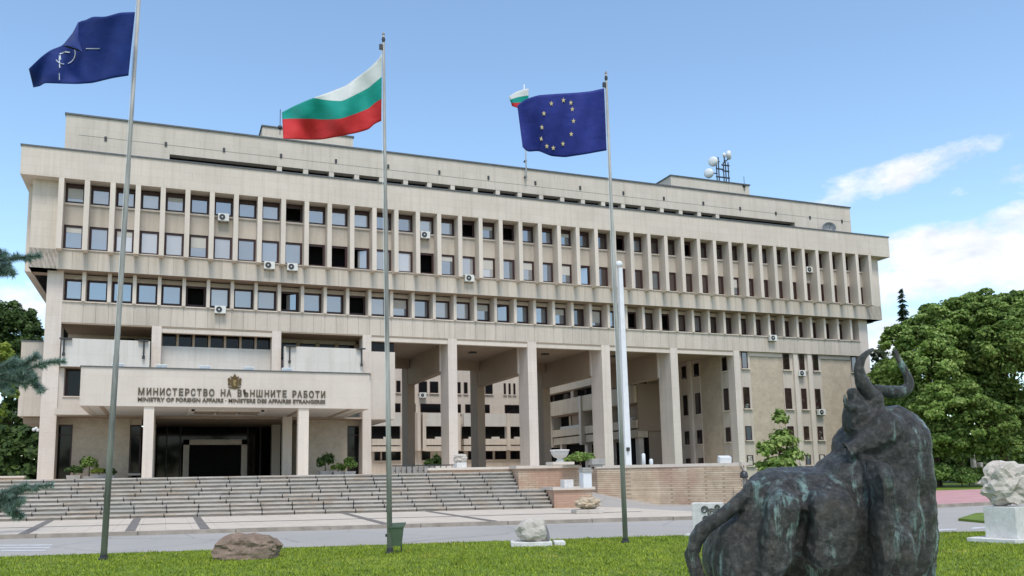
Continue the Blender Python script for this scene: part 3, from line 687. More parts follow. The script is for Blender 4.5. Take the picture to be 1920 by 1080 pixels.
# ------------------------------------------------------------------ brick retaining wall by the driveway and stair-side piers
def wall_run(mb, p, q, z0, z1, t, zq0=None):
    d = Vector((q[0] - p[0], q[1] - p[1])).normalized(); n = Vector((-d.y, d.x)) * t
    if zq0 is None: zq0 = z0
    V = [(p[0], p[1], z0), (q[0], q[1], zq0), (q[0] + n.x, q[1] + n.y, zq0), (p[0] + n.x, p[1] + n.y, z0)]
    mb.add(V + [(a, b, z1) for a, b, _ in V], [(0, 3, 2, 1), (4, 5, 6, 7), (0, 1, 5, 4), (1, 2, 6, 5), (2, 3, 7, 6), (3, 0, 4, 7)])
K, EE, LL = (33.7, -26.9), (36.1, -30.6), (31.2, -24.8)
rw = empty('retaining_wall', 'long ochre brick retaining wall with stone coping beside the driveway', 'wall', (33.7, -26.9, 0)); rw.location = (0, 0, 0)
m = MB(); wall_run(m, EE, K, -.1, 1.95, -.45); wall_run(m, K, LL, -.1, 1.95, -.45); wall_run(m, LL, (31.05, -14), .3, 1.95, -.45); m.build('brickwork', RETBR, rw)
m = MB(); wall_run(m, (EE[0] + .1, EE[1] - .12), (K[0], K[1] - .08), 1.95, 2.1, -.6); wall_run(m, (K[0], K[1] - .08), (LL[0] - .05, LL[1]), 1.952, 2.102, -.6); m.build('coping', PILA, rw)
m = MB(); wall_run(m, (42.5, -22.0), EE, -.1, .95, -.4); m.build('side_brickwork', RETBR, rw)
sl = MB(); e0 = Vector((EE[0] - .05, EE[1] - .1)); sl.add([(e0.x, e0.y, 2.12), (e0.x + .9, e0.y + .55, 1.15), (e0.x + .9, e0.y + 1.0, 1.15), (e0.x, e0.y + .5, 2.12), (e0.x, e0.y, 1.95), (e0.x + .9, e0.y + .55, .95), (e0.x + .9, e0.y + 1.0, .95), (e0.x, e0.y + .5, 1.95)], [(0, 1, 2, 3), (4, 7, 6, 5), (0, 4, 5, 1), (1, 5, 6, 2), (2, 6, 7, 3), (3, 7, 4, 0)]).build('sloping_coping', PILA, rw)
pier = empty('stair_side_wall', 'brick planter wall closing the right end of the wide stairs', 'wall', (26.5, -28, 0)); pier.location = (0, 0, 0)
sbox('brickwork', RETBR, -1.08, 2.0, 2.3, 4.2, .0, 1.98, pier); sbox('coping', PILA, -1.2, 2.1, 2.2, 4.3, 1.98, 2.12, pier)
sbox('brickwork', RETBR, -5.2, 2.0, top + .12, top + 1.4, 1.0, 1.98, pier); sbox('coping', PILA, -5.3, -1.2, top + .05, top + 1.5, 1.98, 2.10, pier)
lp = empty('low_brick_pier', 'low brick pier with flat stone top at the foot of the stair wall', 'pier', (27, -29, .13)); lp.location = (0, 0, 0)
sbox('brickwork', RETBR, .05, 1.9, -.1, 2.25, .1, .95, lp); sbox('cap', PILA, -.02, 2.0, -.2, 2.28, .95, 1.08, lp)
lw = empty('low_stone_wall', 'low brown stone wall at the far left end of the plaza', 'wall', (-3, -8, PZ)); lw.location = (0, 0, 0)
a = bY(0, 890, -6); ubox('stones', RETBR, a[0] - 8, float(bY(44, 890, -6)[0]), -6, -5.4, PZ - .05, 2.05, lw); ubox('cap', PILA, a[0] - 8, float(bY(46, 890, -6)[0]), -6.1, -5.3, 2.05, 2.16, lw)

# ------------------------------------------------------------------ courtyard buildings seen through the portico
cb = empty('courtyard_building', 'cream courtyard block with balconies seen through the portico', 'building', (42, 45, PZ)); cb.location = (0, 0, 0)
YB = 45.0
zz = lambda y, Y=YB: float(bY(800, y, Y)[2])
xx = lambda x, Y=YB: float(bY(x, 760, Y)[0])
MB().box(22, 62, YB, YB + .5, PZ, 20).build('wall', CLAD, cb)
def cwin(x0, x1, y0, y1, Y=YB):
    o = ubox('window', FRAME, xx(x0, Y) , xx(x1, Y), Y - .06, Y, zz(y1, Y), zz(y0, Y), cb)
    ubox('pane', BLACKG, xx(x0, Y) + .1, xx(x1, Y) - .1, Y - .09, Y - .06, zz(y1, Y) + .1, zz(y0, Y) - .1, cb)
    ubox('sill', PILA, xx(x0, Y) - .1, xx(x1, Y) + .1, Y - .2, Y, zz(y1, Y) - .12, zz(y1, Y), cb)
for a, b in ((703, 712), (716, 729), (735, 738), (743, 751), (766, 776), (785, 801), (806, 822), (832, 846), (858, 864), (870, 877), (889, 900), (910, 924), (945, 949), (954, 958), (963, 967), (975, 990)): cwin(a, b, 715, 737)
for a, b in ((700, 726), (736, 751), (775, 779), (788, 826), (856, 864), (872, 882), (906, 918), (946, 974)): cwin(a, b, 757, 774)
for (a, b) in ((698, 752), (797, 846), (868, 900), (906, 948), (953, 985)):
    ubox('balcony_parapet', WHITEP, xx(a, 44), xx(b, 44), 43.8, 44.1, zz(799, 44), zz(775, 44), cb)
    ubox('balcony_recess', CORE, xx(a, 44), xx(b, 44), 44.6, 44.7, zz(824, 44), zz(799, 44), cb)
    ubox('balcony_ledge', CLAD, xx(a, 44), xx(b, 44), 43.8, 44.95, zz(834.5, 44), zz(823, 44), cb)
    ubox('balcony_ledge', CLAD, xx(a, 44), xx(b, 44), 43.9, 44.95, zz(846, 44), zz(836.5, 44), cb)
    ubox('air_box', WHITEP, xx((a + b) / 2 - 6, 44), xx((a + b) / 2 + 8, 44), 43.9, 44.2, zz(823, 44), zz(819, 44), cb)
for a in (781, 791, 855, 948): ubox('upright', PILA, xx(a, 44), xx(a + 6, 44), 43.6, 44.9, zz(845, 44), zz(774, 44), cb)
for a, b in ((702, 713), (716, 728), (733, 751), (790, 806), (832, 846), (858, 868), (876, 890), (908, 922), (926, 947), (955, 972)): cwin(a, b, 846, 863)
# inner wing at right angles
XW = 57.0
iw = empty('courtyard_wing', 'cream inner wing with long balconies on the right of the courtyard', 'building', (XW, 30, PZ)); iw.location = (0, 0, 0)
MB().box(XW, 60.4, 14.05, 14.4, 6.2, 11.3).build('end_wall', SOFFIT, iw)  # brown here paints the shade on this end, beneath the main building
ubox('end_wall', SOFFIT, XW + 1.4, 60.4, 14.42, 14.7, PZ, 6.2, iw); ubox('end_wall', SOFFIT, XW + 1.4, 60.4, 14.42, 14.7, 11.3, 13.1, iw)
ubox('top_band', WARM, XW, XW + 2, 14.4, 44, 12.25, 13.35, iw)
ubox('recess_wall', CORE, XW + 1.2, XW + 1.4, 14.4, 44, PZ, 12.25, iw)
for (y0, y1) in ((14.2, 20.0), (20.6, 26.4), (27.0, 35.5), (36.3, 44)):
    ubox('balcony_parapet', WARM, XW - .35, XW, y0, y1, 9.25, 11.1, iw)
    ubox('balcony_floor', SOFFIT, XW, XW + 1.2, y0, y1, 9.1, 9.25, iw)
    ubox('balcony_ledge', WARM, XW - .2, XW + 1.2, y0, y1, 6.5, 7.4, iw)
    ubox('balcony_ledge', WARM, XW - .05, XW + 1.2, y0, y1, 5.5, 6.35, iw)
    ubox('rubble_box', WHITEP, XW + .1, XW + .5, y0 + 1.2, y1 - 1.8, 7.4, 7.75, iw)
for y in (20.3, 26.7, 35.9): ubox('upright', PILA, XW - .6, XW + 1.2, y - .28, y + .28, 5.2, 11.1, iw)
for y in (17, 23.5, 31, 39): ubox('upright', PILA, XW + .6, XW + 1.2, y - .4, y + .4, 11.1, 12.25, iw); ubox('recess_screen', SOFFIT, XW + .7, XW + 1.2, y - 1.6, y + .4, 7.4, 9.1, iw)
for y in (15, 21, 27, 34, 41): ubox('ground_post', PILA, XW + .3, XW + .9, y - .35, y + .35, PZ, 5.5, iw)
for (y0, y1) in ((15.0, 16.4), (18.2, 19.4), (21.3, 22.6), (24.6, 25.9), (28.0, 29.5), (32.5, 34.5), (37.2, 38.6), (41.0, 42.6)):
    o = ubox('window', FRAME, XW + 1.1, XW + 1.2, y0, y1, 11.2, 12.2, iw); ubox('pane', BLACKG, XW + 1.06, XW + 1.1, y0 + .1, y1 - .1, 11.28, 12.12, iw)
    ubox('recess_panel', WARM, XW + .8, XW + 1.2, y0 - .5, y0, 7.4, 9.1, iw)

# ------------------------------------------------------------------ flagpoles and flags
def pole(name, label, base, top, ztop, r0, r1, finial):
    b = bZ(*base, 0); D0 = float((RM @ (b - CAM))[2]); t = bD(*top, D0 + .1325 * ztop)
    e = empty(name, label, 'flagpole', tuple(b), 'flagpoles on the lawn'); v = Vector(t - b)
    pts = [v * k for k in (0, .33, .335, .66, .665, 1)]
    MB().tube(pts, [r0, r0 * .9, r0 * .8, r0 * .72, r0 * .62, r1], 12).build('shaft', STEEL, e, True)
    MB().lathe([(r0 * 1.7, 0), (r0 * 1.7, .03), (r0 * 1.2, .05), (r0 * 1.15, .12)], n=12).build('foot', METAL, e)
    if finial:
        MB().lathe([(.012, 0), (.03, .04), (.045, .12), (.02, .2), (.035, .24), (.01, .3)], tuple(v - Vector((0, 0, .28))), 10).build('finial', METAL, e, True)
        MB().box(v.x - .10, v.x - .02, v.y - .03, v.y + .03, v.z - .42, v.z - .30).build('pulley', METAL, e)
    hb = v * .2
    MB().tube([Vector((hb.x - .05, hb.y - .02, hb.z)), Vector((v.x * .6 - .06, v.y * .6, v.z * .6)), Vector((v.x - .06, v.y, v.z - .36))], .006, 5).build('halyard', STEELW, e)
    return e, b, Vector(t)
PL = pole('flagpole', 'grey steel flagpole at left flying the dark blue flag with a compass emblem', (194, 1050), (263, -40), 12.6, .068, .04, False)
PM = pole('flagpole', 'grey steel flagpole in the middle flying the white, green and red flag', (731, 1038), (719, 62), 11.4, .062, .03, True)
PR = pole('flagpole', 'grey steel flagpole at right flying the blue flag with a ring of stars', (1173, 1018), (1136, 135), 11.3, .062, .03, True)
def curve(pts, n):
    p = np.array(pts, float); s = np.r_[0, np.cumsum(np.hypot(*np.diff(p, axis=0).T))]; s /= s[-1]
    q = np.linspace(0, 1, n); return np.stack([np.interp(q, s, p[:, 0]), np.interp(q, s, p[:, 1])], 1)
def smooth1(a, it=2):
    for _ in range(it): a[1:-1] = (a[:-2] + 2 * a[1:-1] + a[2:]) / 4
    return a
def flag(name, label, top, bot, D, wave, mat, vtop=None, n=48, m=26, group='flags flying over the lawn', flap=None):
    T, Bo = smooth1(curve(top, n)), smooth1(curve(bot, n)); V = []; UV = []
    for i in range(n):
        s = i / (n - 1)
        for j in range(m):
            t = j / (m - 1); p = T[i] * (1 - t) + Bo[i] * t
            V.append(bD(p[0], p[1], D + wave(s, t))); v0 = np.interp(s, *zip(*vtop)) if vtop else 0.0
            UV.append((s, v0 + (1 - v0) * t))
    Fq = [(i * m + j, i * m + j + 1, (i + 1) * m + j + 1, (i + 1) * m + j) for i in range(n - 1) for j in range(m - 1)]
    if flap:
        k = len(V)
        for (x, y, dd) in flap: V.append(bD(x, y, D + dd)); UV.append((.5, .2))
        q = len(flap); Fq2 = [tuple(k + i for i in f) for f in ((0, 1, 5), (1, 4, 5), (1, 2, 4), (2, 3, 4))]
    else: Fq2 = []
    org = Vector(V[0]); me = bpy.data.meshes.new(name); me.from_pydata([tuple(Vector(v) - org) for v in V], [], Fq + Fq2)
    uv = me.uv_layers.new(name='UV')
    for l in me.loops: uv.data[l.index].uv = UV[l.vertex_index]
    for p in me.polygons: p.use_smooth = True
    e = empty(name, label, 'flag', tuple(org), group)
    me.materials.append(mat); o = bpy.data.objects.new('cloth', me); link(o, e)
    sd_ = o.modifiers.new('thick', 'SOLIDIFY'); sd_.thickness = .008; sd_.offset = 0
    G2 = np.array([T[i] * (1 - j / (m - 1)) + Bo[i] * (j / (m - 1)) for i in range(n) for j in range(m)]); DV = np.array([D + wave(i / (n - 1), j / (m - 1)) for i in range(n) for j in range(m)])
    e_depth[name + label] = lambda p: float(DV[np.argmin(((G2 - np.array(p)) ** 2).sum(1))])
    return e, org, e_depth[name + label]
e_depth = {}
def clothmat(name, cols=None, bands=None):
    m, nt, b = new_mat(name)
    if bands:
        uvn = N(nt, 'ShaderNodeUVMap'); s = N(nt, 'ShaderNodeSeparateXYZ'); nt.links.new(uvn.outputs[0], s.inputs[0])
        r = N(nt, 'ShaderNodeValToRGB'); r.color_ramp.interpolation = 'CONSTANT'; e = r.color_ramp.elements; e.new(.5)
        for el_, (p, c) in zip(e, bands): el_.position = p; el_.color = (*c, 1)
        nt.links.new(s.outputs[1], r.inputs[0]); c = r.outputs[0]
    else: c = ramp(nt, noise(nt, 2.5, 5, .6), [(.3, cols[0]), (.7, cols[1])])
    nt.links.new(c, b.inputs['Base Color']); b.inputs['Roughness'].default_value = .65; b.inputs['Sheen Weight'].default_value = .2; b.inputs['Specular IOR Level'].default_value = .25
    t = N(nt, 'ShaderNodeBsdfTranslucent'); nt.links.new(c, t.inputs[0]); ms = N(nt, 'ShaderNodeMixShader'); ms.inputs[0].default_value = .4; bump(nt, b, noise(nt, 2.2, 3, .5, (1, 1, 1.6), dist=.5), .5, .05)
    nt.links.new(b.outputs[0], ms.inputs[1]); nt.links.new(t.outputs[0], ms.inputs[2]); nt.links.new(ms.outputs[0], nt.nodes['Material Output'].inputs[0])
    return m
NAVY = clothmat('cloth_navy', ((.012, .035, .22), (.02, .055, .30))); EUBL = clothmat('cloth_blue', ((.025, .04, .27), (.04, .06, .36)))
TRI = clothmat('cloth_tricolour', bands=[(0, (.80, .80, .78)), (1 / 3, (.01, .40, .33)), (2 / 3, (.72, .045, .05))])
WHITE_INK = simple('emblem_white', (.55, .58, .68), .7, 0, .05); STAR = simple('star_gold', (.62, .50, .28), .6, 0, .1)
def stroke(mb, pts, D, wpx, org):
    pts = [np.array(p, float) for p in pts]
    for a, b in zip(pts[:-1], pts[1:]):
        d = b - a; n = np.array([-d[1], d[0]]) / max(1e-6, np.hypot(*d)) * wpx / 2
        q = [a - n, b - n, b + n, a + n]; da = D(a) if callable(D) else D
        V = [bD(*p, (D(p) if callable(D) else D)) - np.array(org) for p in q] + [bD(*p, (D(p) if callable(D) else D) + .05) - np.array(org) for p in q]
        mb.add(V, [(0, 1, 2, 3), (7, 6, 5, 4), (0, 4, 5, 1), (1, 5, 6, 2), (2, 6, 7, 3), (3, 7, 4, 0)])
# dark blue flag with the compass emblem
D_L = 19.4
wl_ = lambda s, t: .22 * math.sin(4.5 * s + 1.2 * t) * s - .10 * math.sin(9 * s + 2 * t) * s + .03 * math.sin(19 * s - 5 * t) + .05 * math.sin(3 * t)
fN, og, dpN = flag('flag', 'dark blue flag with white compass emblem blowing from the left pole', [(253, 22.5), (225, 23.3), (196.7, 31.7), (171.7, 30.8), (163, 37.5), (146.7, 40), (137, 61), (117, 86), (95, 93.3), (76.7, 106.7), (54, 129)],
     [(240.8, 141.7), (210, 146.7), (173, 155.8), (146.7, 157.5), (110, 156.7), (80, 155.8), (78, 161), (62.5, 164)], D_L, wl_, NAVY,
     flap=[(147, 41, -.02), (137, 61, -.10), (117, 86, -.22), (138, 86, -.30), (155, 98, -.36), (146, 72, -.22)])
dN = lambda p: dpN(p) - .025
mb = MB(); c0 = (121, 100); rr = 20
stroke(mb, [(c0[0] + rr * math.cos(a), c0[1] + rr * math.sin(a)) for a in np.linspace(-.35, 1.25, 9)], dN, 1.4, og)
stroke(mb, [(c0[0] + rr * math.cos(a), c0[1] + rr * math.sin(a)) for a in np.linspace(1.6, 2.5, 6)], dN, 1.4, og)
for ln, w in (([(161, 91), (187, 91)], 1.6), ([(111, 108), (112, 127)], 2.0), ([(111, 137), (111.5, 150)], 1.6), ([(112, 101), (122, 97), (131, 98)], 2.2), ([(112, 104), (113, 112)], 3.4)): stroke(mb, ln, dN, w, og)
mb.build('compass_emblem', WHITE_INK, fN)
# tricolour
D_M = float((RM @ (np.array(PM[1]) - CAM))[2]) + .1325 * 9.7
wm = lambda s, t: .16 * math.sin(7.5 * s + 2.4 * t) * min(1, s * 2.2) + .07 * math.sin(15 * s - 3 * t) * min(1, s * 3) + .025 * math.sin(27 * s + 7 * t) + .25 * s * (1 - t) ** 2
flag('flag', 'white, green and red striped flag blowing from the middle pole', [(716, 102), (709.8, 110.7), (691.7, 128.8), (670, 144.8), (649, 160.7), (619, 172.4), (591.6, 182), (570, 190.5), (549, 200), (528.7, 210.8)],
     [(715, 226.7), (702.3, 232), (691.7, 242.7), (670, 249), (638.4, 255.5), (602, 262), (570, 262), (531, 259.8)], D_M, wm, TRI, [(0, 0), (.45, .08), (.7, .333), (1, .55)])
# ring of stars
D_R = float((RM @ (np.array(PR[1]) - CAM))[2]) + .1325 * 9.2
wr = lambda s, t: .12 * math.sin(6.5 * s + 1.0 + 1.5 * t) * min(1, s * 2.5) + .06 * math.sin(14 * s + 2 * t) * s + .022 * math.sin(24 * s - 6 * t) + .10 * (1 - t) ** 3 * s
fE, oE, dpE = flag('flag', 'blue flag with a ring of gold stars blowing from the right pole', [(1132.8, 165.4), (1107.8, 171), (1081.9, 173.7), (1048.5, 175.6), (1009.6, 178.3), (985.6, 185.7), (969.8, 197.8)],
     [(1137.4, 282), (1096.7, 289.4), (1059.6, 295), (1033.7, 293), (1009.6, 283), (989, 284.8), (980, 275.6)], D_R, wr, EUBL)
for a, b in [(485, 500), (465, 640), (460, 757), (515, 832), (580, 850), (678, 808), (762, 710), (785, 577), (773, 457), (758, 392), (683, 367), (560, 400)]:
    x, y = 930 + a / 5.4, 120 + b / 5.4; s = (1135 - x) / 160; t = (y - 172) / 115; d = dpE((x, y)) - .02
    sm = MB(); P5 = [(x + (5.2 if k % 2 == 0 else 2.1) * math.sin(k * math.pi / 5) * .8, y - (5.2 if k % 2 == 0 else 2.1) * math.cos(k * math.pi / 5)) for k in range(10)]
    V = [bD(*p, d) - np.array(oE) for p in P5] + [bD(*p, d + .04) - np.array(oE) for p in P5]
    sm.add(V, [tuple(range(10)), tuple(range(10, 20))[::-1]] + [(i, 10 + i, 10 + (i + 1) % 10, (i + 1) % 10) for i in range(10)]).build('star', STAR, fE)
# small flag on the roof, half hidden behind the star flag
rp = empty('roof_flagpole', 'slim white flagpole standing against the roof storey behind the star flag', 'flagpole', tuple(bY(987, 338, 2.7)))
b0 = bY(987, 338, 2.7); t0 = bY(991, 160, 2.7); MB().tube([(0, 0, 0), (0, 0, float(t0[2] - b0[2]))], [.07, .05], 8).build('shaft', STEELW, rp, True)
MB().box(-.1, .1, 0, .35, .3, .42).box(-.1, .1, 0, .35, 1.8, 1.92).build('bracket', METAL, rp)
Drf = float((RM @ (bY(990, 180, 2.6) - CAM))[2])
flag('roof_flag', 'small white, green and red flag on the roof peeking out beside the star flag', [(991, 166), (980, 168), (968, 172), (954, 181)], [(991, 205), (982, 204), (972, 203), (960, 199)], Drf - .3, lambda s, t: .4 * math.sin(5 * s + t) * s, TRI, n=20, m=12, group='flag on the roof')

# ------------------------------------------------------------------ rooftop aerials
hx = lambda x, y, Y=10.0: bY(x, y, Y)
base = hx(1357, 342); base[2] = hz + .12
am = empty('antenna_mast', 'lattice mast with white drum dishes on the right roof hut', 'antenna', tuple(base)); ao = np.array(base)
m = MB()
for (x, yt) in ((1345, 302), (1349, 295), (1358, 305), (1362, 300), (1367, 305)):
    a = hx(x, 342) - ao; b = hx(x, yt) - ao; m.tube([(a[0], a[1], 0), (a[0], a[1], b[2])], .07, 6)
for (x0, x1, y) in ((1343, 1357, 316), (1353, 1367, 309), (1355, 1367, 320), (1343, 1368, 331)):
    a = hx(x0, y) - ao; b = hx(x1, y) - ao; m.tube([a, (b[0], b[1], a[2])], .09, 6)
m.build('lattice', METAL, am)
def drum(px, py, r, az_, parent, org, Y=10.0, name='drum_dish'):
    p = hx(px, py, Y) - org; mb = MB(); prof = [(r * .35, -.55 * r), (r, -.35 * r), (r * 1.02, .25 * r), (r * .8, .45 * r), (r * .4, .55 * r), (.01, .58 * r)]
    o = mb.lathe(prof, n=20).build(name, STEELW, parent, True); o.location = tuple(p); o.rotation_euler = (math.pi / 2, 0, az_); return o
drum(1337, 303, .52, -1.0, am, ao); drum(1329, 325, .52, -1.0, am, ao); drum(1366.5, 291, .5, .9, am, ao); drum(1358, 291, .28, .6, am, ao)
for (a, b) in (((1337, 303), (1349, 303)), ((1329, 325), (1345, 325)), ((1366, 296), (1362, 302)), ((1358, 292), (1358, 306))):
    p, q = hx(*a) - ao, hx(*b) - ao; MB().tube([p, (q[0], q[1], q[2])], .07, 6).build('arm', METAL, am)
for (x, yb, yt, Y, lab) in ((1396, 353, 331, 7.9, 'thin lightning rod with black ball at the right end of the roof hut'), (525, 246, 205, 2.95, 'thin lightning rod rising from the roof edge left of the striped flag')):
    a = bY(x, yb, Y); b = bY(x, yt, Y); e = empty('lightning_rod', lab, 'rod', tuple(a)); MB().tube([(0, 0, -.3), (0, 0, float(b[2] - a[2]))], .03, 6).build('rod', METAL, e); MB().lathe([(.02, 0), (.16, .1), (.2, .22), (.16, .34), (.02, .44)], (0, 0, .1), 10).build('ball', METAL, e, True)
sp_ = bY(1554, 430, 2.2); sdh = empty('satellite_dish', 'round grey satellite dish on the roof parapet at right', 'satellite dish', (float(sp_[0]), 2.2, 25.66))
o = MB().lathe([(.01, .0), (.3, .03), (.55, .12), (.66, .22), (.68, .22), (.56, .08), (.3, -.02), (.01, -.04)], n=24).build('reflector', simple('dish_grey', (.17, .18, .19), .5, .3), sdh, True)
zc_ = float(sp_[2]) - 25.66; o.location = (0, 0, zc_ + .05); o.rotation_euler = (math.radians(78), 0, math.radians(-32))
MB().tube([(0, .1, 0), (0, .1, zc_ + .05)], .05, 6).build('post', METAL, sdh); MB().tube([(0, 0, zc_ - .1), (-.25, -.6, zc_ + .35)], .02, 5).build('feed_arm', METAL, sdh)

# ------------------------------------------------------------------ air conditioners
def ac(px, py, Y, label, w=.82, h=.58, rot=0):
    p = bY(px, py, Y); e = empty('air_conditioner', label, 'air conditioner', (float(p[0]), Y, float(p[2]) - h / 2), 'air conditioners on the facade')
    MB().box(-w / 2, w / 2, -.16, .16, 0, h).build('casing', ACW, e, bevel=.02)
    f = MB().lathe([(.225, 0), (.225, .03), (.19, .03), (.19, .012)], n=18).build('fan_grille', METAL, e); f.location = (-w * .12, -.16, h / 2); f.rotation_euler = (math.pi / 2, 0, 0)
    hub = MB().lathe([(.06, 0), (.05, .04)], n=10).build('fan_hub', ACW, f); hub.location = (0, 0, .01)
    MB().box(-w / 2 + .08, -w / 2 + .12, -.1, .45, -.05, 0).box(w / 2 - .12, w / 2 - .08, -.1, .45, -.05, 0).build('bracket', METAL, e)
    return e
for (x, y, Y, lab) in ((419, 408, .72, 'white air conditioner under the seventh window of the top row'), (505, 498, .6, 'left of two neighbouring white air conditioners below the second window row'),
    (548, 501, .6, 'right of two neighbouring white air conditioners below the second window row'), (797, 441, .72, 'white air conditioner under a top-row window right of the middle flagpole'),
    (880, 522, .6, 'single white air conditioner below the second window row near the facade middle'), (413, 581, 1.3, 'white air conditioner under the third window row above the entrance loggia'),
    (1517, 506, .72, 'white air conditioner between pilasters near the right end of the top floor'), (1449, 634, 1.3, 'white air conditioner under the third window row at the right wing'),
    (1503, 700, 1.62, 'white air conditioner beside an upper window of the brick right wing'), (1540, 773, 1.62, 'white air conditioner lower on the brick right wing, nearest the bull')):
    ac(x, y, Y, lab)
ac(793, 741, 44.55, 'small air conditioner on the courtyard wall seen through the first portico opening', .95, .7)

# ------------------------------------------------------------------ lamps and floodlights around the entrance
for k, (x, y) in enumerate(((221, 682), (303, 684), (384, 687), (466, 689), (538, 690))):
    p = bY(x, y, -6.4); names = ['first', 'second', 'third', 'fourth', 'fifth']
    e = empty('floodlight', 'white box floodlight on the canopy roof, %s from the left' % names[k], 'floodlight', (float(p[0]), -6.4, 9.0), 'floodlights on the canopy roof')
    MB().box(-.36, .36, -.15, .25, .06, .27).build('housing', STEELW, e, bevel=.02); MB().box(-.33, .33, -.16, -.15, .09, .24).build('lens', simple('lens_grey', (.45, .47, .48), .2) if k == 0 else MATS['lens_grey'], e); MB().box(-.3, -.2, -.05, .1, 0, .06).box(.2, .3, -.05, .1, 0, .06).build('foot', METAL, e)
for k, (x, y0, y1, lab) in enumerate(((119, 636, 664, 'dark lamp arm at the left end of the left loggia'), (269, 640, 670, 'dark lamp arm at the right end of the left loggia'), (543, 650, 678, 'dark lamp arm at the left end of the right loggia'), (678, 655, 684, 'dark lamp arm at the right end of the right loggia'))):
    a, b = bY(x, y0, .85), bY(x, y1, .85); e = empty('lamp_arm', lab, 'lamp', tuple(b), 'lamp arms on the loggia parapets'); h = float(a[2] - b[2])
    MB().tube([(0, 0, 0), (0, 0, h)], .06, 8).build('arm', METAL, e); MB().box(-.4 if k % 2 else -.3, .3 if k % 2 else .5, -.12, .12, h, h + .1).build('head', METAL, e); MB().lathe([(.1, -.12), (.1, .1)], n=10).build('clamp', METAL, e); MB().box(-.04, .04, 0, .16, .1, .18).build('bracket', METAL, e)
p = bY(68, 806, 4.5); e = empty('globe_lamp', 'cluster of small white globe lamps under the left wing', 'lamp', tuple(p))
for dx, dz in ((-.16, .02), (.12, -.03), (0, .1)):
    MB().lathe([(.01, -.13), (.1, -.09), (.13, 0), (.1, .09), (.01, .13)], (dx, 0, dz), 12).build('globe', STEELW, e, True)
MB().tube([(0, 0, .1), (0, .3, .3), (.3, 1.2, .4)], .03, 6).build('bracket', METAL, e)
p = bY(1166, 865, -15); wm_ = empty('white_mast', 'tall square white mast behind the right flagpole', 'mast', (38.7, -15, PZ))
MB().add([(-.23, -.23, 0), (.23, -.23, 0), (.23, .23, 0), (-.23, .23, 0), (-.15, -.15, 14.0), (.15, -.15, 14.0), (.15, .15, 14.0), (-.15, .15, 14.0)], [(0, 3, 2, 1), (4, 5, 6, 7), (0, 1, 5, 4), (1, 2, 6, 5), (2, 3, 7, 6), (3, 0, 4, 7)]).build('shaft', STEELW, wm_, bevel=.03)
MB().lathe([(.05, 0), (.22, .08), (.26, .24), (.2, .42), (.02, .5)], (-.05, 0, 14.0), 14).build('globe', STEELW, wm_, True)
MB().box(-.16, .02, -.38, -.2, 1.3, 1.55).build('junction_box', METAL, wm_)

# ------------------------------------------------------------------ stones, plinths, planters
import mathutils.noise as mn
def rock(name, size, seed, mat, parent=None, boxy=3.0, amp=.16, freq=1.6, sub=4, cut=None, fine=.03, facets=0):
    bm = bmesh.new(); bmesh.ops.create_icosphere(bm, subdivisions=sub, radius=1); off = Vector((seed * 7.3, seed * 3.1, seed * 1.7))
    for v in bm.verts:
        d = v.co.normalized(); r = (abs(d.x) ** boxy + abs(d.y) ** boxy + abs(d.z) ** boxy) ** (-1 / boxy)
        r *= 1 + amp * mn.fractal(d * freq + off, 1.0, 2.0, 5) + fine * mn.turbulence(d * 9 + off, 3, False)
        v.co = Vector((d.x * r * size[0] / 2, d.y * r * size[1] / 2, d.z * r * size[2] / 2))
    cut = list(cut or []); rq = random.Random(seed)
    for _ in range(facets):
        no = Vector((rq.uniform(-1, 1), rq.uniform(-1, 1), rq.uniform(-.1, 1))).normalized(); ext = max(v.co.dot(no) for v in bm.verts); cut.append((no * ext * rq.uniform(.80, .93), no))
    if cut:
        for (co, no) in cut:
            bmesh.ops.bisect_plane(bm, geom=bm.verts[:] + bm.edges[:] + bm.faces[:], plane_co=co, plane_no=no, clear_outer=True)
            ed = [e for e in bm.edges if e.is_boundary]
            if ed: bmesh.ops.contextual_create(bm, geom=ed)
    zmin = min(v.co.z for v in bm.verts)
    for v in bm.verts: v.co.z -= zmin
    me = bpy.data.meshes.new(name); bm.to_mesh(me); bm.free(); me.materials.append(mat)
    o = bpy.data.objects.new(name, me); return link(o, parent)
def atD(x, y, D, z): p = bD(x, y, D); return (float(p[0]), float(p[1]), z)
YAW = math.radians(-20.7)
o = rock('boulder', (1.30, .72, .62), 3, ROCKB, boxy=4.2, amp=.24, freq=1.7, facets=9, cut=[((0, 0, -.22), (0, 0, -1))]); o.location = atD(464, 1046, 18.1, -.04); o.rotation_euler[2] = YAW + .05
tag(o, 'long rough brown boulder lying on the lawn', 'boulder')
ws = empty('marble_fragment', 'pale weathered marble fragment with dark broken end on a low slab', 'stone', atD(1005, 1015, 20.1, 0)); ws.rotation_euler[2] = YAW
MB().box(-.60, .36, -.35, .3, 0, .11).build('slab', PLINTH, ws, bevel=.015); MB().box(.42, .68, -.2, .35, 0, .10).build('slab', PLINTH, ws, bevel=.015)
o = rock('fragment', (.92, .66, .62), 9, ROCKW, ws, boxy=2.6, amp=.22, freq=1.3, facets=5, cut=[((.28, 0, 0), (.86, -.25, .25)), ((0, 0, -.22), (0, 0, -1))]); o.location = (-.03, 0, .11); o.rotation_euler = (0, .12, .1)
o = MB().lathe([(.20, 0), (.19, .03), (.12, .02), (.02, .01)], n=14).build('broken_end', rockmat('grey_rock', [(.10, .10, .10), (.20, .20, .19), (.34, .33, .32)], 6), ws); o.location = (.235, -.10, .30); o.rotation_euler = (0, 1.3, -.28)
pl = empty('stone_on_plinth', 'porous white rock on a tall white block at the right edge of the lawn', 'sculpture', atD(1893, 1010, 18.9, 0)); pl.rotation_euler[2] = YAW + math.radians(33)
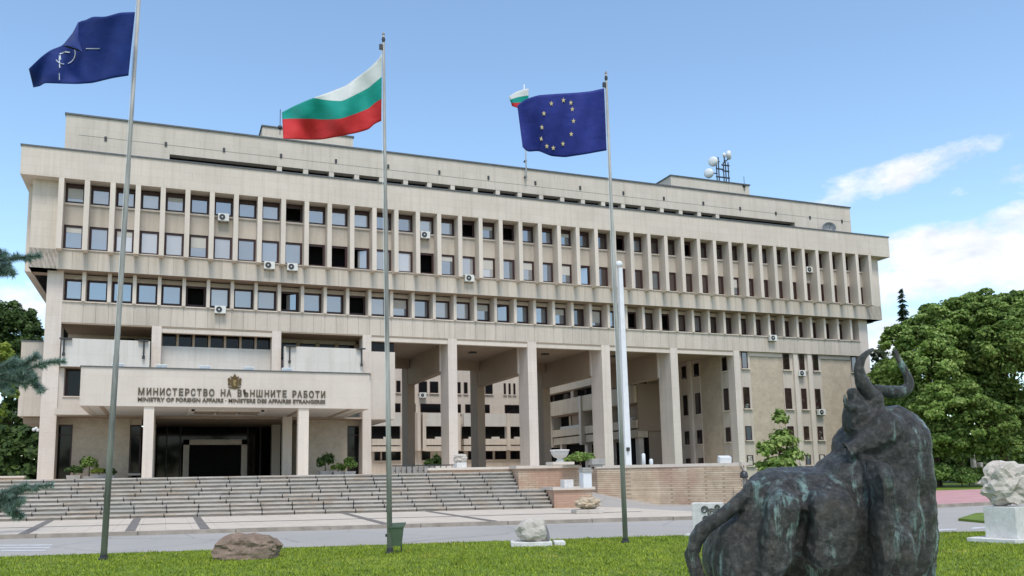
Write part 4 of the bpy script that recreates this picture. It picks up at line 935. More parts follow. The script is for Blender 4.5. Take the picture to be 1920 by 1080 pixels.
MB().box(-.62, .75, -.42, .62, 0, .10).build('base_slab', PLINTH, pl, bevel=.015); MB().box(-.34, .34, -.34, .34, .10, .78).build('block', PLINTH, pl, bevel=.01)
o = rock('rock', (.98, .62, .84), 21, ROCKW, pl, boxy=3.2, amp=.38, freq=2.1, fine=.10); o.location = (.10, .0, .74); o.rotation_euler = (0, .04, -.6)
rl = empty('relief_stone', 'upright white stone with carved scroll relief standing behind the bull', 'stone', atD(1318, 1006, 22.3, 0)); rl.rotation_euler[2] = YAW - .5
MB().box(-.22, .55, -.16, .16, 0, .86).build('block', PLINTH, rl, bevel=.02); MB().box(-.4, .75, -.35, .3, 0, .06).build('slab', PLINTH, rl)
sc_m = MB()
for k, (cx_, cz_, r_) in enumerate(((0.12, .68, .10), (.30, .60, .12), (.14, .44, .09), (.34, .34, .10), (.45, .74, .07))):
    sc_m.tube([(cx_ + (r_ - r_ * a / 14) * math.cos(a), -.17, cz_ + (r_ - r_ * a / 14) * math.sin(a)) for a in np.linspace(0, 10, 26)], .018, 5)
sc_m.build('scroll_relief', simple('relief_dark', (.10, .095, .085), .8), rl, True)
o = rock('carved_fragment', (1.0, .7, .42), 5, ROCKT, boxy=2.4, amp=.3, freq=2.4); cfx, cfy = atD(1102, 945, 33.5, 0)[:2]
cf = empty('carved_capital', 'tan broken carved stone lying on a slab at the foot of the stairs', 'stone', (cfx, cfy, .13)); cf.rotation_euler[2] = TH; o.parent = cf; o.location = (0, 0, .15); o.name = 'carved_fragment'
MB().box(-.58, .52, -.4, .38, 0, .16).build('slab', ROCKW, cf, bevel=.02)
DP = 38.5
e = empty('white_cube', 'plain white stone cube on the low brick pier', 'stone', atD(1063, 905, 37.0, 1.08)); MB().box(-.22, .22, -.2, .2, 0, .36).build('block', PLINTH, e, bevel=.01)
e = empty('white_pedestal', 'white pedestal with grey capital on the low brick pier', 'pedestal', atD(1098, 905, 37.0, 1.08)); MB().box(-.2, .2, -.2, .2, 0, .66).build('shaft', STEELW, e); MB().box(-.25, .25, -.25, .25, .66, .75).box(-.21, .21, -.21, .21, .75, .86).build('capital', simple('grey_capital', (.33, .32, .29), .8), e, bevel=.02)
e = empty('stone_urn', 'wide white stone bowl urn on a base slab above the stair wall', 'urn', atD(1050, 866, 40.0, 2.12))
MB().box(-.55, .55, -.4, .4, 0, .13).build('base_slab', PILA, e); MB().lathe([(.20, .13), (.20, .18), (.13, .24), (.14, .30), (.30, .36), (.40, .5), (.43, .62), (.46, .64), (.46, .70), (.40, .70), (.36, .6)], n=24).build('bowl', PLINTH, e, True)
e = empty('stone_trough', 'grey stone planting trough right of the clipped bush', 'planter', atD(1118, 866, 41.0, 2.0)); MB().box(-.35, .35, -.25, .25, .1, .38).box(-.25, .25, -.2, .2, 0, .1).build('trough', simple('trough_grey', (.36, .34, .32), .85), e, bevel=.02)
e = empty('capital_fragment', 'white carved capital on a block at the top of the stairs by the first column', 'stone', atD(863, 884, 44.0, 1.95)); MB().box(-.26, .26, -.26, .26, 0, .42).build('block', PLINTH, e)
o = rock('capital', (.62, .55, .42), 12, ROCKW, e, boxy=4, amp=.2, freq=2.5); o.location = (0, 0, .40)
for k, (x, y, h, lab) in enumerate(((1207, 868, .7, 'taller of two small white posts behind the brick wall'), (1221, 868, .4, 'shorter of two small white posts behind the brick wall'))):
    e = empty('white_post', lab, 'post', atD(x, y, 46, PZ)); MB().lathe([(.1, 0), (.1, h + .1), (.07, h + .16), (.02, h + .18)], n=12).build('post', STEELW, e, True); MB().lathe([(.14, 0), (.14, .05)], n=12).build('foot', METAL, e)
e = empty('white_box', 'tilted white box lamp on the retaining wall near its right end', 'floodlight', atD(1358, 862, 43, 2.1)); o = MB().box(-.3, .3, -.2, .2, 0, .34).build('housing', STEELW, e, bevel=.02); o.rotation_euler = (.25, 0, -.3); MB().box(-.2, .2, -.1, .1, -.02, .06).build('foot', METAL, e)
e = empty('garden_lamp', 'small dark capped lamp post at the end of the brick wall', 'lamp', atD(1398, 945, 41.0, 0)); MB().lathe([(.12, 0), (.09, .1), (.08, 1.3), (.1, 1.35)], n=12).build('post', WOODD, e, True); MB().lathe([(.18, 1.35), (.2, 1.4), (.16, 1.62), (.05, 1.7)], n=12).build('cap', METAL, e, True)
# low rail of short posts behind the top of the stairs
lr = empty('low_rail', 'low posts with dark rail across the passage above the stairs', 'rail', (0, 0, 0))
pa, pb = np.array(atD(735, 880, 46, PZ)), np.array(atD(852, 878, 46, PZ))
for k in range(12):
    p = pa + (pb - pa) * k / 11; ubox('rail_post', WOODD if k < 8 else PILA, p[0] - .12, p[0] + .12, p[1] - .1, p[1] + .1, PZ, PZ + .38, lr)
th_ = math.atan2(pb[1] - pa[1], pb[0] - pa[0]); ln_ = float(np.hypot(*(pb - pa)[:2]))
for zz_ in (.12, .4): o = ubox('rail', METAL, -ln_ / 2, ln_ / 2, -.06, .06, PZ + zz_, PZ + zz_ + .06, lr, th_); o.location.x = (pa[0] + pb[0]) / 2; o.location.y = (pa[1] + pb[1]) / 2
# litter bin on the middle pole
bn = empty('litter_bin', 'dark green metal litter bin hung beside the middle flagpole', 'bin', atD(743, 1024, 18.75, .16)); bn.rotation_euler[2] = YAW
mb = MB(); w0, w1 = .11, .155
mb.add([(-w0, -.1, 0), (w0, -.1, 0), (w0, .1, 0), (-w0, .1, 0), (-w1, -.14, .40), (w1, -.14, .40), (w1, .14, .40), (-w1, .14, .40)], [(0, 3, 2, 1), (0, 1, 5, 4), (1, 2, 6, 5), (2, 3, 7, 6), (3, 0, 4, 7)])
o = mb.build('bucket', BIN, bn); sd2 = o.modifiers.new('thick', 'SOLIDIFY'); sd2.thickness = .01
mb = MB(); mb.add([(-.175, -.15, .39), (.185, -.15, .40), (.2, .15, .47), (-.16, .15, .46), (-.175, -.15, .42), (.185, -.15, .43), (.2, .15, .50), (-.16, .15, .49)], [(0, 3, 2, 1), (4, 5, 6, 7), (0, 1, 5, 4), (1, 2, 6, 5), (2, 3, 7, 6), (3, 0, 4, 7)]).build('rim', BIN, bn)
MB().tube([(.10, .05, 0), (.12, .05, -.22)], .015, 6).build('leg', METAL, bn); MB().box(-.24, -.1, -.02, .02, .2, .26).build('bracket', METAL, bn)
# old carved stones by the hedge far right
for k, (x, h, lab) in enumerate(((1841, 2.0, 'grey carved stone figure standing by the far hedge'), (1829, 1.5, 'narrow pale standing stone left of the carved figure by the far hedge'))):
    e = empty('standing_stone', lab, 'stone', atD(x, 910, 84, 0.05))
    if k == 0:
        MB().box(-.5, -.2, -.25, .25, 0, 1.1).box(.15, .5, -.25, .25, 0, 1.1).box(-.55, .55, -.25, .25, 1.1, 1.6).box(-.2, .2, -.22, .22, 1.6, 2.1).build('figure', ROCKW, e, bevel=.06)
        MB().box(-.7, .7, -.4, .4, -.05, .1).build('slab', ROCKW, e)
    else:
        o = rock('stone', (.5, .4, 2.2), 31, ROCKW, e, boxy=4, amp=.15); o.location = (0, 0, .6); MB().box(-.4, .4, -.3, .3, -.05, .7).build('base', ROCKT, e)

# ------------------------------------------------------------------ bronze bull
DB = 7.6; KS = DB / F
borg = Vector(bD(1540, 1000, DB)); borg.z = 0
bull = empty('bull_statue', 'dark bronze bull statue with green streaks seen from behind, head turned left', 'statue', tuple(borg))
R3 = [Vector(RM[i]) for i in range(3)]
bmv = MB(); HORNS = []
def blob(px, py, rx, ry, rz, dw=0.0, tilt=0.0, p=2.2, n=24):
    c = Vector(bD(px, py, DB + dw)) - borg; k = (DB + dw) / F; ct, st = math.cos(math.radians(tilt)), math.sin(math.radians(tilt))
    ax = (R3[0] * ct + R3[1] * st) * rx * k; ay = (-R3[0] * st + R3[1] * ct) * ry * k; az_ = R3[2] * rz
    V = []; Fc = []; m = n // 2
    sg = lambda v: math.copysign(abs(v) ** (2 / p), v)
    for i in range(m + 1):
        a = -math.pi / 2 + math.pi * i / m
        for j in range(n):
            b = 2 * math.pi * j / n; V.append(c + ax * sg(math.cos(a)) * sg(math.cos(b)) + az_ * sg(math.cos(a)) * sg(math.sin(b)) + ay * sg(math.sin(a)))
    for i in range(m):
        for j in range(n): Fc.append((i * n + j, i * n + (j + 1) % n, (i + 1) * n + (j + 1) % n, (i + 1) * n + j))
    bmv.add(V, Fc)
def limb(pts, n=14): bmv.tube([Vector(bD(x, y, DB + dw)) - borg for x, y, r, dw in pts], [r * KS for x, y, r, dw in pts], n)
for a in [(1436, 990, 66, 108, .40, .0, -24, 2.3), (1402, 1050, 62, 84, .36, -.05, 0, 2.3), (1480, 962, 92, 84, .43, .05, 0, 2.6), (1540, 972, 120, 96, .50, .08, 0, 2.6),
          (1620, 960, 90, 120, .50, .10, 0, 2.8), (1592, 905, 62, 62, .40, .1, 30, 2.4), (1645, 868, 72, 84, .40, .12, 35, 2.4), (1672, 822, 57, 66, .36, .12, 10, 2.3),
          (1686, 930, 48, 160, .40, .12, 0, 3.2), (1716, 1040, 30, 118, .24, .10, 0, 3.0), (1622, 965, 17, 112, .46, -.20, 0, 5), (1448, 998, 36, 94, .30, -.25, -14, 3.2),
          (1546, 985, 46, 74, .30, -.30, 0, 4.5), (1666, 1030, 40, 62, .26, -.28, 18, 2.4), (1346, 1046, 27, 70, .20, .24, 0, 2.2), (1545, 1062, 110, 58, .36, .12, 0, 2.6),
          (1606, 782, 23, 38, .12, .0, -14, 3.0), (1632, 750, 26, 24, .15, .08, 0, 2.2), (1640, 790, 34, 44, .22, .12, 20, 2.2), (1600, 803, 8, 15, .06, .0, -22, 2.2),
          (1605, 742, 15, 22, .10, .02, 20, 2.6), (1586, 752, 6, 17, .035, -.04, 8, 2.4), (1600, 765, 12, 9, .05, -.08, -35, 2.4)]: blob(*a)
limb([(1585, 846, 19, -.12), (1625, 826, 27, -.16), (1668, 800, 33, -.14), (1705, 792, 27, .05)])
HORNS.append([(1636, 750, 19, .05), (1622, 728, 15, .02), (1613, 706, 11, 0), (1610, 688, 9, 0), (1617, 670, 6.5, 0), (1628, 660, 5, .0), (1637, 655, 3, .02)])
HORNS.append([(1640, 733, 12, .1), (1662, 734, 12, .12), (1682, 736, 12, .12), (1697, 733, 11.5, .12), (1706, 722, 9.5, .12), (1702, 705, 7.5, .12), (1690, 683, 6, .12), (1682, 668, 5, .12), (1678, 655, 3, .12)])
limb([(1462, 900, 14, -.05), (1414, 920, 17, -.10), (1370, 950, 16, -.12), (1334, 977, 15, -.12), (1305, 1008, 13.5, -.1), (1294, 1038, 12.5, -.08), (1304, 1074, 12, -.06), (1324, 1110, 11, -.04), (1336, 1160, 8, 0)], 12)
for l in ([(1415, 1050, 56, -.05), (1440, 1140, 30, -.06), (1428, 1200, 26, -.06), (1432, 1238, 32, -.08)], [(1355, 1060, 34, .28), (1352, 1150, 26, .3), (1345, 1236, 28, .3)], [(1640, 1060, 46, -.1), (1648, 1150, 30, -.12), (1645, 1238, 32, -.14)], [(1716, 1060, 30, .12), (1722, 1150, 26, .14), (1722, 1236, 29, .14)]): limb(l)
bronze, nt, b = new_mat('patinated_bronze')
pat = noise(nt, 9, 8, .7, (1.2, 1.2, .13)); pat2 = noise(nt, 2.2, 6, .6, (1, 1, .7)); grn = noise(nt, 16, 8, .75)
c = ramp(nt, grn, [(.28, (.026, .026, .025)), (.5, (.072, .070, .067)), (.72, (.19, .18, .17))])
g = mixc(nt, 1.0, ramp(nt, pat, [(.52, (0, 0, 0)), (.60, (1, 1, 1))]), ramp(nt, pat2, [(.46, (0, 0, 0)), (.58, (.9, .9, .9))]), 'MULTIPLY')
c = mixc(nt, g, c, ramp(nt, grn, [(.3, (.15, .25, .23)), (.7, (.42, .56, .52))]))
c = mixc(nt, ramp(nt, noise(nt, 3.1, 6, .65), [(.55, (0, 0, 0)), (.72, (.5, .5, .5))]), c, (.15, .125, .10))
nt.links.new(c, b.inputs['Base Color']); b.inputs['Metallic'].default_value = .55; b.inputs['Roughness'].default_value = .36; b.inputs['Specular IOR Level'].default_value = .5
bump(nt, b, noise(nt, 22, 10, .8), 1.0, .03)
body = bmv.build('body', bronze, bull, True)
for hl in HORNS:
    c3 = [Vector(bD(x, y, DB + dw)) - borg for x, y, r, dw in hl]; P9 = []; R9 = []
    for i in range(len(c3) - 1):
        for u in (0, .33, .66):
            p = c3[i].lerp(c3[i + 1], u) + Vector((mn.noise(c3[i] * 9 + Vector((u * 3, 0, 0))) * .006, 0, mn.noise(c3[i] * 7) * .005)); P9.append(p); R9.append((hl[i][2] * (1 - u) + hl[i + 1][2] * u) * KS * (1 + .10 * mn.noise(p * 21)))
    P9.append(c3[-1]); R9.append(hl[-1][2] * KS)
    P9 = [P9[0]] + [(P9[i - 1] + P9[i] * 2 + P9[i + 1]) / 4 for i in range(1, len(P9) - 1)] + [P9[-1]]
    MB().tube(P9, R9, 12).build('horn', bronze, bull, True)
rm_ = body.modifiers.new('union', 'REMESH'); rm_.mode = 'VOXEL'; rm_.voxel_size = .013; rm_.use_smooth_shade = True
sm_ = body.modifiers.new('soften', 'SMOOTH'); sm_.factor = .5; sm_.iterations = 3
def disp(kind, size, strength, **k):
    t = bpy.data.textures.new('bull_' + kind, kind); t.noise_scale = size
    for a, v in k.items(): setattr(t, a, v)
    d = body.modifiers.new('relief', 'DISPLACE'); d.texture = t; d.strength = strength; d.mid_level = .5; d.texture_coords = 'LOCAL'
disp('VORONOI', .40, .075, distance_metric='DISTANCE'); disp('VORONOI', .36, .035, distance_metric='MANHATTAN', weight_1=-1.0, weight_2=1.0); disp('CLOUDS', .09, .022, noise_depth=4); disp('CLOUDS', .03, .010, noise_depth=3)
pp = MB().box(-1.5, 1.5, -.9, .9, -.02, .06).build('plinth', PLINTH, bull); pp.rotation_euler[2] = YAW

# ------------------------------------------------------------------ vegetation
def leaf_cloud(name, blobs, n, size, seed, mat, parent, org, clump=.28, nclump=26, shell=.55, flat=1.0, aspect=.6, core=.0):
    """many small leaf faces gathered in clumps through the volume of overlapping blobs"""
    r = np.random.default_rng(seed); blobs = [(np.array(c, float), np.array(q, float)) for c, q in blobs]
    w = np.array([np.prod(q) ** (2 / 3) for _, q in blobs]); w /= w.sum(); P_ = []; O_ = []
    for (c, q), wi in zip(blobs, w):
        ni = max(20, int(n * wi)); d = r.normal(size=(nclump, 3)); d /= np.linalg.norm(d, axis=1)[:, None]; d[:, 2] = np.abs(d[:, 2]) * .9 - .35 * (r.random(nclump) < .5)
        cc = d * (shell + (1 - shell) * r.random((nclump, 1)) ** .5) * q
        k = r.integers(0, nclump, ni); cr = clump * (.6 + .8 * r.random(nclump))
        g = r.normal(size=(ni, 3)); g /= np.linalg.norm(g, axis=1)[:, None]; g *= r.random((ni, 1)) ** .45
        fill = r.random(ni) < core; gf = r.normal(size=(ni, 3)); gf /= np.linalg.norm(gf, axis=1)[:, None]; gf *= r.random((ni, 1)) ** .33 * .92
        pt = cc[k] + g * cr[k][:, None] * q * np.array([1, 1, .75 * flat]); pt = np.where(fill[:, None], gf * q, pt); P_.append(c + pt); O_.append(g * .7 + pt / q * .45 + np.array([-.05, -.32, .5]))
    Pt = np.concatenate(P_); Nn = np.concatenate(O_) + r.normal(size=Pt.shape) * .45; Nn /= np.linalg.norm(Nn, axis=1)[:, None]
    t = np.cross(Nn, r.normal(size=Pt.shape)); t /= np.linalg.norm(t, axis=1)[:, None]; bt = np.cross(Nn, t); s = size * (.6 + .8 * r.random((len(Pt), 1)))
    V = np.stack([Pt - t * s, Pt - bt * s * aspect + Nn * s * .15, Pt + t * s, Pt + bt * s * aspect + Nn * s * .15], 1).reshape(-1, 3) - np.array(org)
    return np_mesh(name, V, np.arange(len(V)).reshape(-1, 4), mat, parent)
def tree(name, label, base, blobs, n, size, mat, seed, trunk=.3, group=None, limbs=True, cat='tree', bumps=0, **k):
    e = empty(name, label, cat, tuple(base), group); o = np.array(base); r = random.Random(seed)
    cz = max(c[2] for c, q in blobs); cx_ = np.mean([c[0] for c, q in blobs]); cy_ = np.mean([c[1] for c, q in blobs])
    m = MB(); tp = Vector((cx_ - o[0], cy_ - o[1], (cz - o[2]) * .85)); m.tube([(0, 0, -.1), (tp.x * .2 + r.uniform(-.1, .1), tp.y * .2, tp.z * .3), (tp.x * .6, tp.y * .6, tp.z * .65), tp], [trunk, trunk * .8, trunk * .55, trunk * .15], 8)
    if limbs:
        for c, q in blobs:
            s = Vector((tp.x * .4, tp.y * .4, tp.z * .45)) + Vector((0, 0, r.uniform(-.1, .2) * tp.z)); v = Vector(np.array(c) - o); m.tube([s, s.lerp(v, .5) + Vector((0, 0, .2)), v], [trunk * .4, trunk * .25, trunk * .06], 6)
    if bumps:
        rb = random.Random(seed + 99); nb = []
        for c, q in blobs:
            for _ in range(bumps):
                a = rb.uniform(0, 6.28); el_ = rb.uniform(-.3, 1.3); f_ = rb.uniform(.85, 1.12); nb.append((np.array(c) + np.array([math.cos(a) * math.cos(el_) * q[0], math.sin(a) * math.cos(el_) * q[1], math.sin(el_) * q[2]]) * f_, np.array(q) * rb.uniform(.18, .34)))
        blobs = list(blobs) + nb
    m.build('trunk', BARK, e, True); leaf_cloud('crown', blobs, n, size, seed, mat, e, base, **k); return e
def pb(px, py, rx, ry, D, rz=None, dD=0): k = D / F; return (bD(px, py, D + dD), (rx * k, (rz or rx) * k, ry * k))
# right-hand trees
GR = 'broad trees right of the building'
def gp(px, D): p = bD(px, 880, D); return (float(p[0]), float(p[1]), 0.0)
tree('broad_tree', 'broad bright green tree directly behind the bull horns', gp(1755, 78), [pb(1700, 690, 52, 44, 78), pb(1760, 625, 62, 44, 78), pb(1745, 700, 70, 55, 78, 60, -3), pb(1785, 765, 72, 48, 78, 60, -5), pb(1715, 770, 50, 55, 78), pb(1790, 690, 60, 60, 78), pb(1765, 825, 62, 34, 78, 50, -4), pb(1725, 835, 40, 30, 78, 40, -2), pb(1800, 845, 50, 24, 78, 40, -3), pb(1690, 640, 34, 30, 78)], 110000, .155, LEAF_BRIGHT, 1, .45, GR, clump=.2, nclump=46, core=.08, shell=.75, bumps=7)
tree('broad_tree', 'tall broad green tree at the right edge above the white rock', gp(1880, 76), [pb(1865, 600, 60, 40, 76), pb(1925, 600, 60, 48, 76), pb(1855, 680, 70, 60, 76, 60, 2), pb(1920, 700, 64, 66, 76, 60, -3), pb(1870, 760, 70, 50, 76), pb(1930, 790, 60, 55, 76), pb(1850, 800, 60, 40, 76, 50, -4), pb(1900, 650, 60, 50, 76, 50, -4), pb(1820, 740, 55, 45, 76, 50, 3), pb(1890, 840, 60, 28, 76, 40, -3)], 110000, .155, LEAF_MID, 2, .45, GR, clump=.2, nclump=46, core=.08, shell=.75, bumps=7)
tree('broad_tree', 'rounded green tree behind the others with its top between cypress and flag sky', gp(1800, 92), [pb(1790, 590, 60, 32, 92), pb(1840, 580, 50, 28, 92), pb(1745, 615, 40, 30, 92), pb(1900, 575, 45, 25, 92), pb(1820, 640, 80, 60, 92)], 50000, .18, LEAF_MID, 3, .4, GR, clump=.22, nclump=44, core=.1, shell=.7, bumps=7)
tree('broad_tree', 'small dark green tree left of the bull horns beside the building end', gp(1662, 86), [pb(1655, 730, 38, 28, 86), pb(1690, 720, 34, 34, 86), pb(1640, 790, 40, 50, 86), pb(1690, 790, 45, 50, 86)], 32000, .16, LEAF_MID, 4, .3, GR, clump=.2, nclump=60, core=.2, bumps=5)
tree('wispy_tree', 'thin grey-green tree with open crown beside the building end', gp(1650, 96), [pb(1650, 668, 16, 18, 96), pb(1658, 690, 20, 20, 96), pb(1645, 710, 20, 22, 96), pb(1660, 740, 24, 30, 96)], 1500, .22, LEAF_GREY, 5, .16, clump=.5)
def conifer(name, label, base, h, r0, mat, seed, n):
    e = empty(name, label, 'tree', base); r = np.random.default_rng(seed); MB().tube([(0, 0, -.1), (0, 0, h * .98)], [.28, .03], 8).build('trunk', BARK, e, True)
    z = h * (1 - r.random(n) ** .6); lay = np.round(z / .75 + .35 * np.sin(z * 2.1)) * .75; z = z * .6 + lay * .4; rad = r0 * (1 - z / h) ** .85 * (.25 + .75 * r.random(n)) + .06; a = r.random(n) * 2 * math.pi
    a += .5 * np.round(a * 1.1); P_ = np.stack([rad * np.cos(a), rad * np.sin(a), z - rad * .45 + .3], 1); d = np.stack([np.cos(a), np.sin(a), np.full(n, -.5)], 1); sd3 = np.stack([-np.sin(a), np.cos(a), r.normal(size=n) * .3], 1); s = .34 * (.5 + r.random((n, 1)))
    V = np.stack([P_ - d * s, P_ - sd3 * s * .35, P_ + d * s, P_ + sd3 * s * .35], 1).reshape(-1, 3); np_mesh('crown', V, np.arange(4 * n).reshape(-1, 4), mat, e)
cb_ = gp(1718, 112); conifer('tall_conifer', 'tall narrow dark conifer spire rising above the trees at right', cb_, float(bD(1715, 533, 112)[2]), 3.0, CONIF, 6, 9000)
# far dark wood that closes the view, both sides
wood = empty('background_wood', None, None); wood['kind'] = 'stuff'
bl = [pb(x, 862, 44, 34, 94) for x in range(1655, 2180, 42)] + [pb(x, 800, 50, 45, 100) for x in range(1660, 2160, 55)]; leaf_cloud('undergrowth', bl, 24000, .33, 17, LEAF_DARK, wood, (0, 0, 0))
bl = [pb(x, 850 - 18 * math.sin(x * .05), 70, 42, 108) for x in range(1640, 2260, 60)]; leaf_cloud('undergrowth', bl, 15000, .42, 11, LEAF_DARK, wood, (0, 0, 0))
bl = [pb(x, 838, 60, 62, 100) for x in range(-260, 80, 55)]; leaf_cloud('undergrowth', bl, 9000, .42, 12, LEAF_DARK, wood, (0, 0, 0))
bl = [pb(x, 845, 34, 50, 76) for x in range(-130, 70, 32)] + [pb(x, 892, 34, 34, 76) for x in range(-130, 70, 28)]; leaf_cloud('undergrowth', bl, 15000, .28, 16, LEAF_DARK, wood, (0, 0, 0))
tree('dark_tree', 'tall dark green tree at the left edge behind the building', gp(15, 92), [pb(8, 600, 38, 40, 92), pb(45, 610, 30, 34, 92), pb(55, 650, 30, 36, 92), pb(0, 670, 45, 55, 92), pb(40, 720, 36, 60, 92), pb(-40, 640, 50, 70, 92), pb(20, 800, 55, 50, 92)], 50000, .18, LEAF_DARK, 13, .4, clump=.22, nclump=50, core=.2, bumps=5)
tree('yellow_shrub', 'yellow-green leafy young tree at the left edge behind the blue spruce', gp(-6, 26), [pb(2, 668, 24, 26, 26), pb(6, 735, 26, 22, 26), pb(-25, 700, 26, 40, 26), pb(-20, 780, 30, 30, 26)], 1900, .075, LEAF_YEL, 14, .08, cat='tree')
# small tree in front of the right wing
tree('young_tree', 'young slender green tree in front of the brick right wing', gp(1462, 57), [pb(1462, 790, 13, 22, 57), pb(1466, 830, 26, 24, 57), pb(1440, 845, 22, 22, 57), pb(1485, 855, 20, 20, 57), pb(1455, 875, 34, 18, 57)], 3000, .16, LEAF_BRIGHT, 15, .07, clump=.45)
# shrubs
def shrub(name, label, px, py, rx, ry, D, z, n, size, mat, seed, pot=None, lift=0.0, group=None, cat='shrub'):
    c = bD(px, py, D); k = D / F; e = empty(name, label, cat, (float(c[0]), float(c[1]), z), group); o = (float(c[0]), float(c[1]), z)
    MB().tube([(0, 0, -.02), (0, 0, lift + (pot or 0) * .9 + ry * k * .9)], [.05, .03], 6).build('stem', BARK, e)
    leaf_cloud('foliage', [((c[0], c[1], z + lift + (pot or 0) * .9 + ry * k * .85), (rx * k, rx * k, ry * k))], n, size, seed, mat, e, o, clump=.4, nclump=34, shell=.7)
    if pot: MB().add([(-pot, -pot, 0), (pot, -pot, 0), (pot, pot, 0), (-pot, pot, 0), (-pot * 1.15, -pot * 1.15, pot * .9), (pot * 1.15, -pot * 1.15, pot * .9), (pot * 1.15, pot * 1.15, pot * .9), (-pot * 1.15, pot * 1.15, pot * .9)], [(0, 3, 2, 1), (4, 5, 6, 7), (0, 1, 5, 4), (1, 2, 6, 5), (2, 3, 7, 6), (3, 0, 4, 7)]).build('pot', MATS['trough_grey'], e)
GE = 'potted plants either side of the entrance'
for a in (('potted_shrub', 'round clipped green bush in the left group of entrance plants', 168, 868, 13, 15, 60, PZ, 700, .10, LEAF_MID, 20, .3, .4), ('potted_shrub', 'low dark bush left of the clipped bush by the left entrance wall', 139, 879, 13, 10, 60, PZ, 500, .10, LEAF_DARK, 21, .4),
          ('potted_shrub', 'yellow-green low plant right of the clipped bush by the left entrance wall', 186, 879, 12, 7, 60, PZ, 400, .10, LEAF_YEL, 22, .4), ('potted_shrub', 'dark low plant touching the left flagpole near the entrance wall', 207, 883, 9, 8, 60, PZ, 350, .09, LEAF_DARK, 23, .3),
          ('potted_shrub', 'narrow dark pointed bush behind the clipped bush at the left wall', 157, 862, 5, 11, 62, PZ, 300, .09, LEAF_DARK, 24, .2, .7), ('potted_shrub', 'large dark green bush by the right entrance brick wall', 610, 872, 15, 16, 62, PZ, 800, .11, LEAF_DARK, 25, .4, .15),
          ('potted_shrub', 'light green bush below the tall window right of the entrance', 655, 875, 12, 14, 62, PZ, 500, .11, LEAF_MID, 26, .35), ('potted_shrub', 'small low plant between the two bushes right of the entrance', 634, 882, 11, 8, 62, PZ, 350, .10, LEAF_MID, 27, .35)):
    shrub(*a, group=GE)
shrub('courtyard_bush', 'dark green bush standing behind the first portico column', 818, 868, 17, 20, 74, PZ, 1200, .13, LEAF_DARK, 28)
shrub('planter_bush', 'wide green bush beside the white stone urn', 1088, 858, 26, 13, 41.5, 2.1, 1900, .06, LEAF_MID, 29)
shrub('round_hedge', 'round clipped hedge bush right of the bull by the red pavement', 1803, 900, 29, 17, 73, .1, 3600, .12, LEAF_BRIGHT, 30); shrub('square_hedge', 'long clipped hedge touching the bull outline by the red pavement', 1758, 888, 36, 24, 74, .1, 5000, .12, LEAF_BRIGHT, 31)
shrub('flowering_bush', 'flowering bush behind the round hedge near the carved figure', 1815, 882, 28, 22, 75.5, .1, 2600, .12, LEAF_BRIGHT, 32)
# blue spruce whose branch tips reach in from the left
sp_b = bD(-210, 900, 5.6); spr = empty('blue_spruce', 'blue-green spruce branches reaching in at the left edge', 'tree', (float(sp_b[0]), float(sp_b[1]), 0)); so = np.array([float(sp_b[0]), float(sp_b[1]), 0.0])
MB().tube([(0, 0, -.1), (0, 0, 2.2), (0, 0, 5.5)], [.12, .09, .02], 10).build('trunk', BARK, spr, True)
def spruce_branch(twigs, seed, D=5.6):
    r = np.random.default_rng(seed); V = []; m = MB(); root = np.array(twigs[0][0], float)
    extra = []
    for tw in twigs:                                          # short side shoots along every twig
        c = curve(tw, 40)
        for i in range(6, 36, 6):
            d_ = c[i + 3] - c[i]; d_ /= max(1e-6, np.hypot(*d_)); s_ = 1 if r.random() < .5 else -1; nrm = np.array([-d_[1], d_[0]]) * s_; l_ = r.uniform(7, 15)
            extra.append([tuple(c[i]), tuple(c[i] + d_ * l_ * .5 + nrm * l_ * .35), tuple(c[i] + d_ * l_ + nrm * l_ * .5)])
    twigs = twigs + extra
    t0 = bD(root[0], root[1] , D) - so; m.tube([(0, 0, float(t0[2]) - .05), t0], [.03, .014], 6)
    for tw in twigs:
        c = curve(tw, 40); dd = r.uniform(-.06, .06); P3 = np.array([bD(x, y, D + dd * i / 39) for i, (x, y) in enumerate(c)]) - so
        m.tube([P3[i] for i in range(0, 40, 3)], [.009 * (1 - i / 44) for i in range(0, 40, 3)], 5)
        L = np.hypot(*np.diff(np.array(tw, float), axis=0).T).sum(); n = int(L * 12); i = r.random(n) * 38.9; f = i.astype(int); u = (i - f)[:, None]
        p = P3[f] * (1 - u) + P3[f + 1] * u; tdir = P3[f + 1] - P3[f]; tdir /= np.linalg.norm(tdir, axis=1)[:, None]; rd = r.normal(size=(n, 3)); rd -= (rd * tdir).sum(1)[:, None] * tdir; rd /= np.linalg.norm(rd, axis=1)[:, None]
        nd = tdir * .55 + rd; nd /= np.linalg.norm(nd, axis=1)[:, None]; ln = (.026 + .022 * r.random((n, 1))) ; sd4 = np.cross(nd, r.normal(size=(n, 3))); sd4 /= np.linalg.norm(sd4, axis=1)[:, None]
        V.append(np.stack([p - sd4 * .0019, p + sd4 * .0019, p + nd * ln], 1).reshape(-1, 3))
    V = np.concatenate(V); bo = m.build('branch', BARK, spr, True); np_mesh('needles', V, np.arange(len(V)).reshape(-1, 3), NEEDLE, bo)
spruce_branch([[(-60, 505), (0, 488), (30, 484), (76, 479)], [(-20, 500), (10, 502), (26, 516)], [(-40, 495), (0, 478), (12, 474)], [(-40, 510), (0, 508), (14, 514)]], 41)
spruce_branch([[(-80, 720), (0, 705), (40, 697), (85, 680), (121, 677)], [(20, 702), (45, 682), (74, 668)], [(30, 702), (55, 708), (72, 725), (82, 733)], [(-30, 710), (0, 690), (30, 672)], [(-10, 708), (20, 715), (48, 720), (70, 707)], [(-40, 715), (0, 722), (25, 735)], [(0, 705), (25, 706), (60, 696)]], 42)
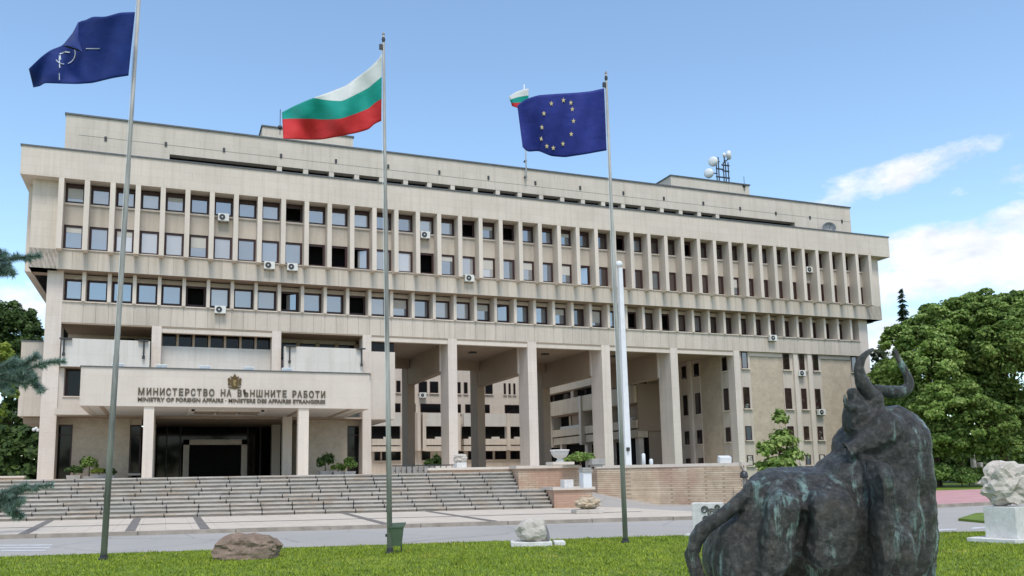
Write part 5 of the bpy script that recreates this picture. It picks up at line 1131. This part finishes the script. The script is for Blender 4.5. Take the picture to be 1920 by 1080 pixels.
spruce_branch([[(-80, 960), (0, 940), (35, 922), (70, 912), (99, 909)], [(-10, 945), (20, 950), (40, 972)], [(-10, 940), (20, 932), (45, 937)], [(-40, 950), (0, 930), (28, 915), (52, 909)], [(-30, 955), (5, 950), (25, 962)], [(-5, 940), (20, 938), (38, 945)]], 43)
# trees of the park across the lawn, seen only as reflections
park = empty('park_trees', None, None); park['kind'] = 'stuff'
bl = []
rr_ = random.Random(5)
for k in range(22):
    x = -110 + k * 11 + rr_.uniform(-3, 3); h = rr_.uniform(4, 7); bl.append(((x, -128 + rr_.uniform(-8, 8), h), (7, 6, h)))
leaf_cloud('foliage_mass', bl, 12000, .8, 50, LEAF_MID, park, (0, 0, 0))
# ------------------------------------------------------------------ grass on the near lawn
r = np.random.default_rng(77); n = 230000
gx = r.uniform(2, 36, n); gy = r.uniform(-56.5, -42, n)
edge = np.where(gx < 22.5, -43.1 + SL * (gx - 6), np.where(gx < 28.3, -46.1 - (gx - 22.5) * .483, -48.9 - (gx - 28.3) * .273)); ok = gy < edge - .02 + .08 * r.random(n)
rel = np.stack([gx - CAM[0], gy - CAM[1], np.full(n, -1.65)], 1) @ RM.T; px_ = CX + F * rel[:, 0] / rel[:, 2]; py_ = CY - F * rel[:, 1] / rel[:, 2]; ok &= (px_ > -60) & (px_ < 1980) & (py_ < 1110)
gx, gy = gx[ok], gy[ok]; n = len(gx); patch = np.array([mn.noise(Vector((x * .5, y * .5, 0))) for x, y in zip(gx[::1], gy[::1])]) if n < 400000 else 0
patch2 = np.array([mn.noise(Vector((x * 2.3, y * 2.3, 5))) for x, y in zip(gx, gy)]); h = (.028 + .032 * r.random(n)) * (1 + .35 * patch + .4 * patch2); a = r.random(n) * 2 * math.pi; w = .009; lean = .5 * h
V = np.stack([np.stack([gx - w * np.cos(a), gy - w * np.sin(a), np.zeros(n)], 1), np.stack([gx + w * np.cos(a), gy + w * np.sin(a), np.zeros(n)], 1), np.stack([gx + lean * r.normal(size=n), gy + lean * r.normal(size=n), h], 1)], 1).reshape(-1, 3)
tag(np_mesh('lawn_grass', V, np.arange(len(V)).reshape(-1, 3), BLADE), 'short bright green grass covering the lawn', 'grass', kind='stuff')
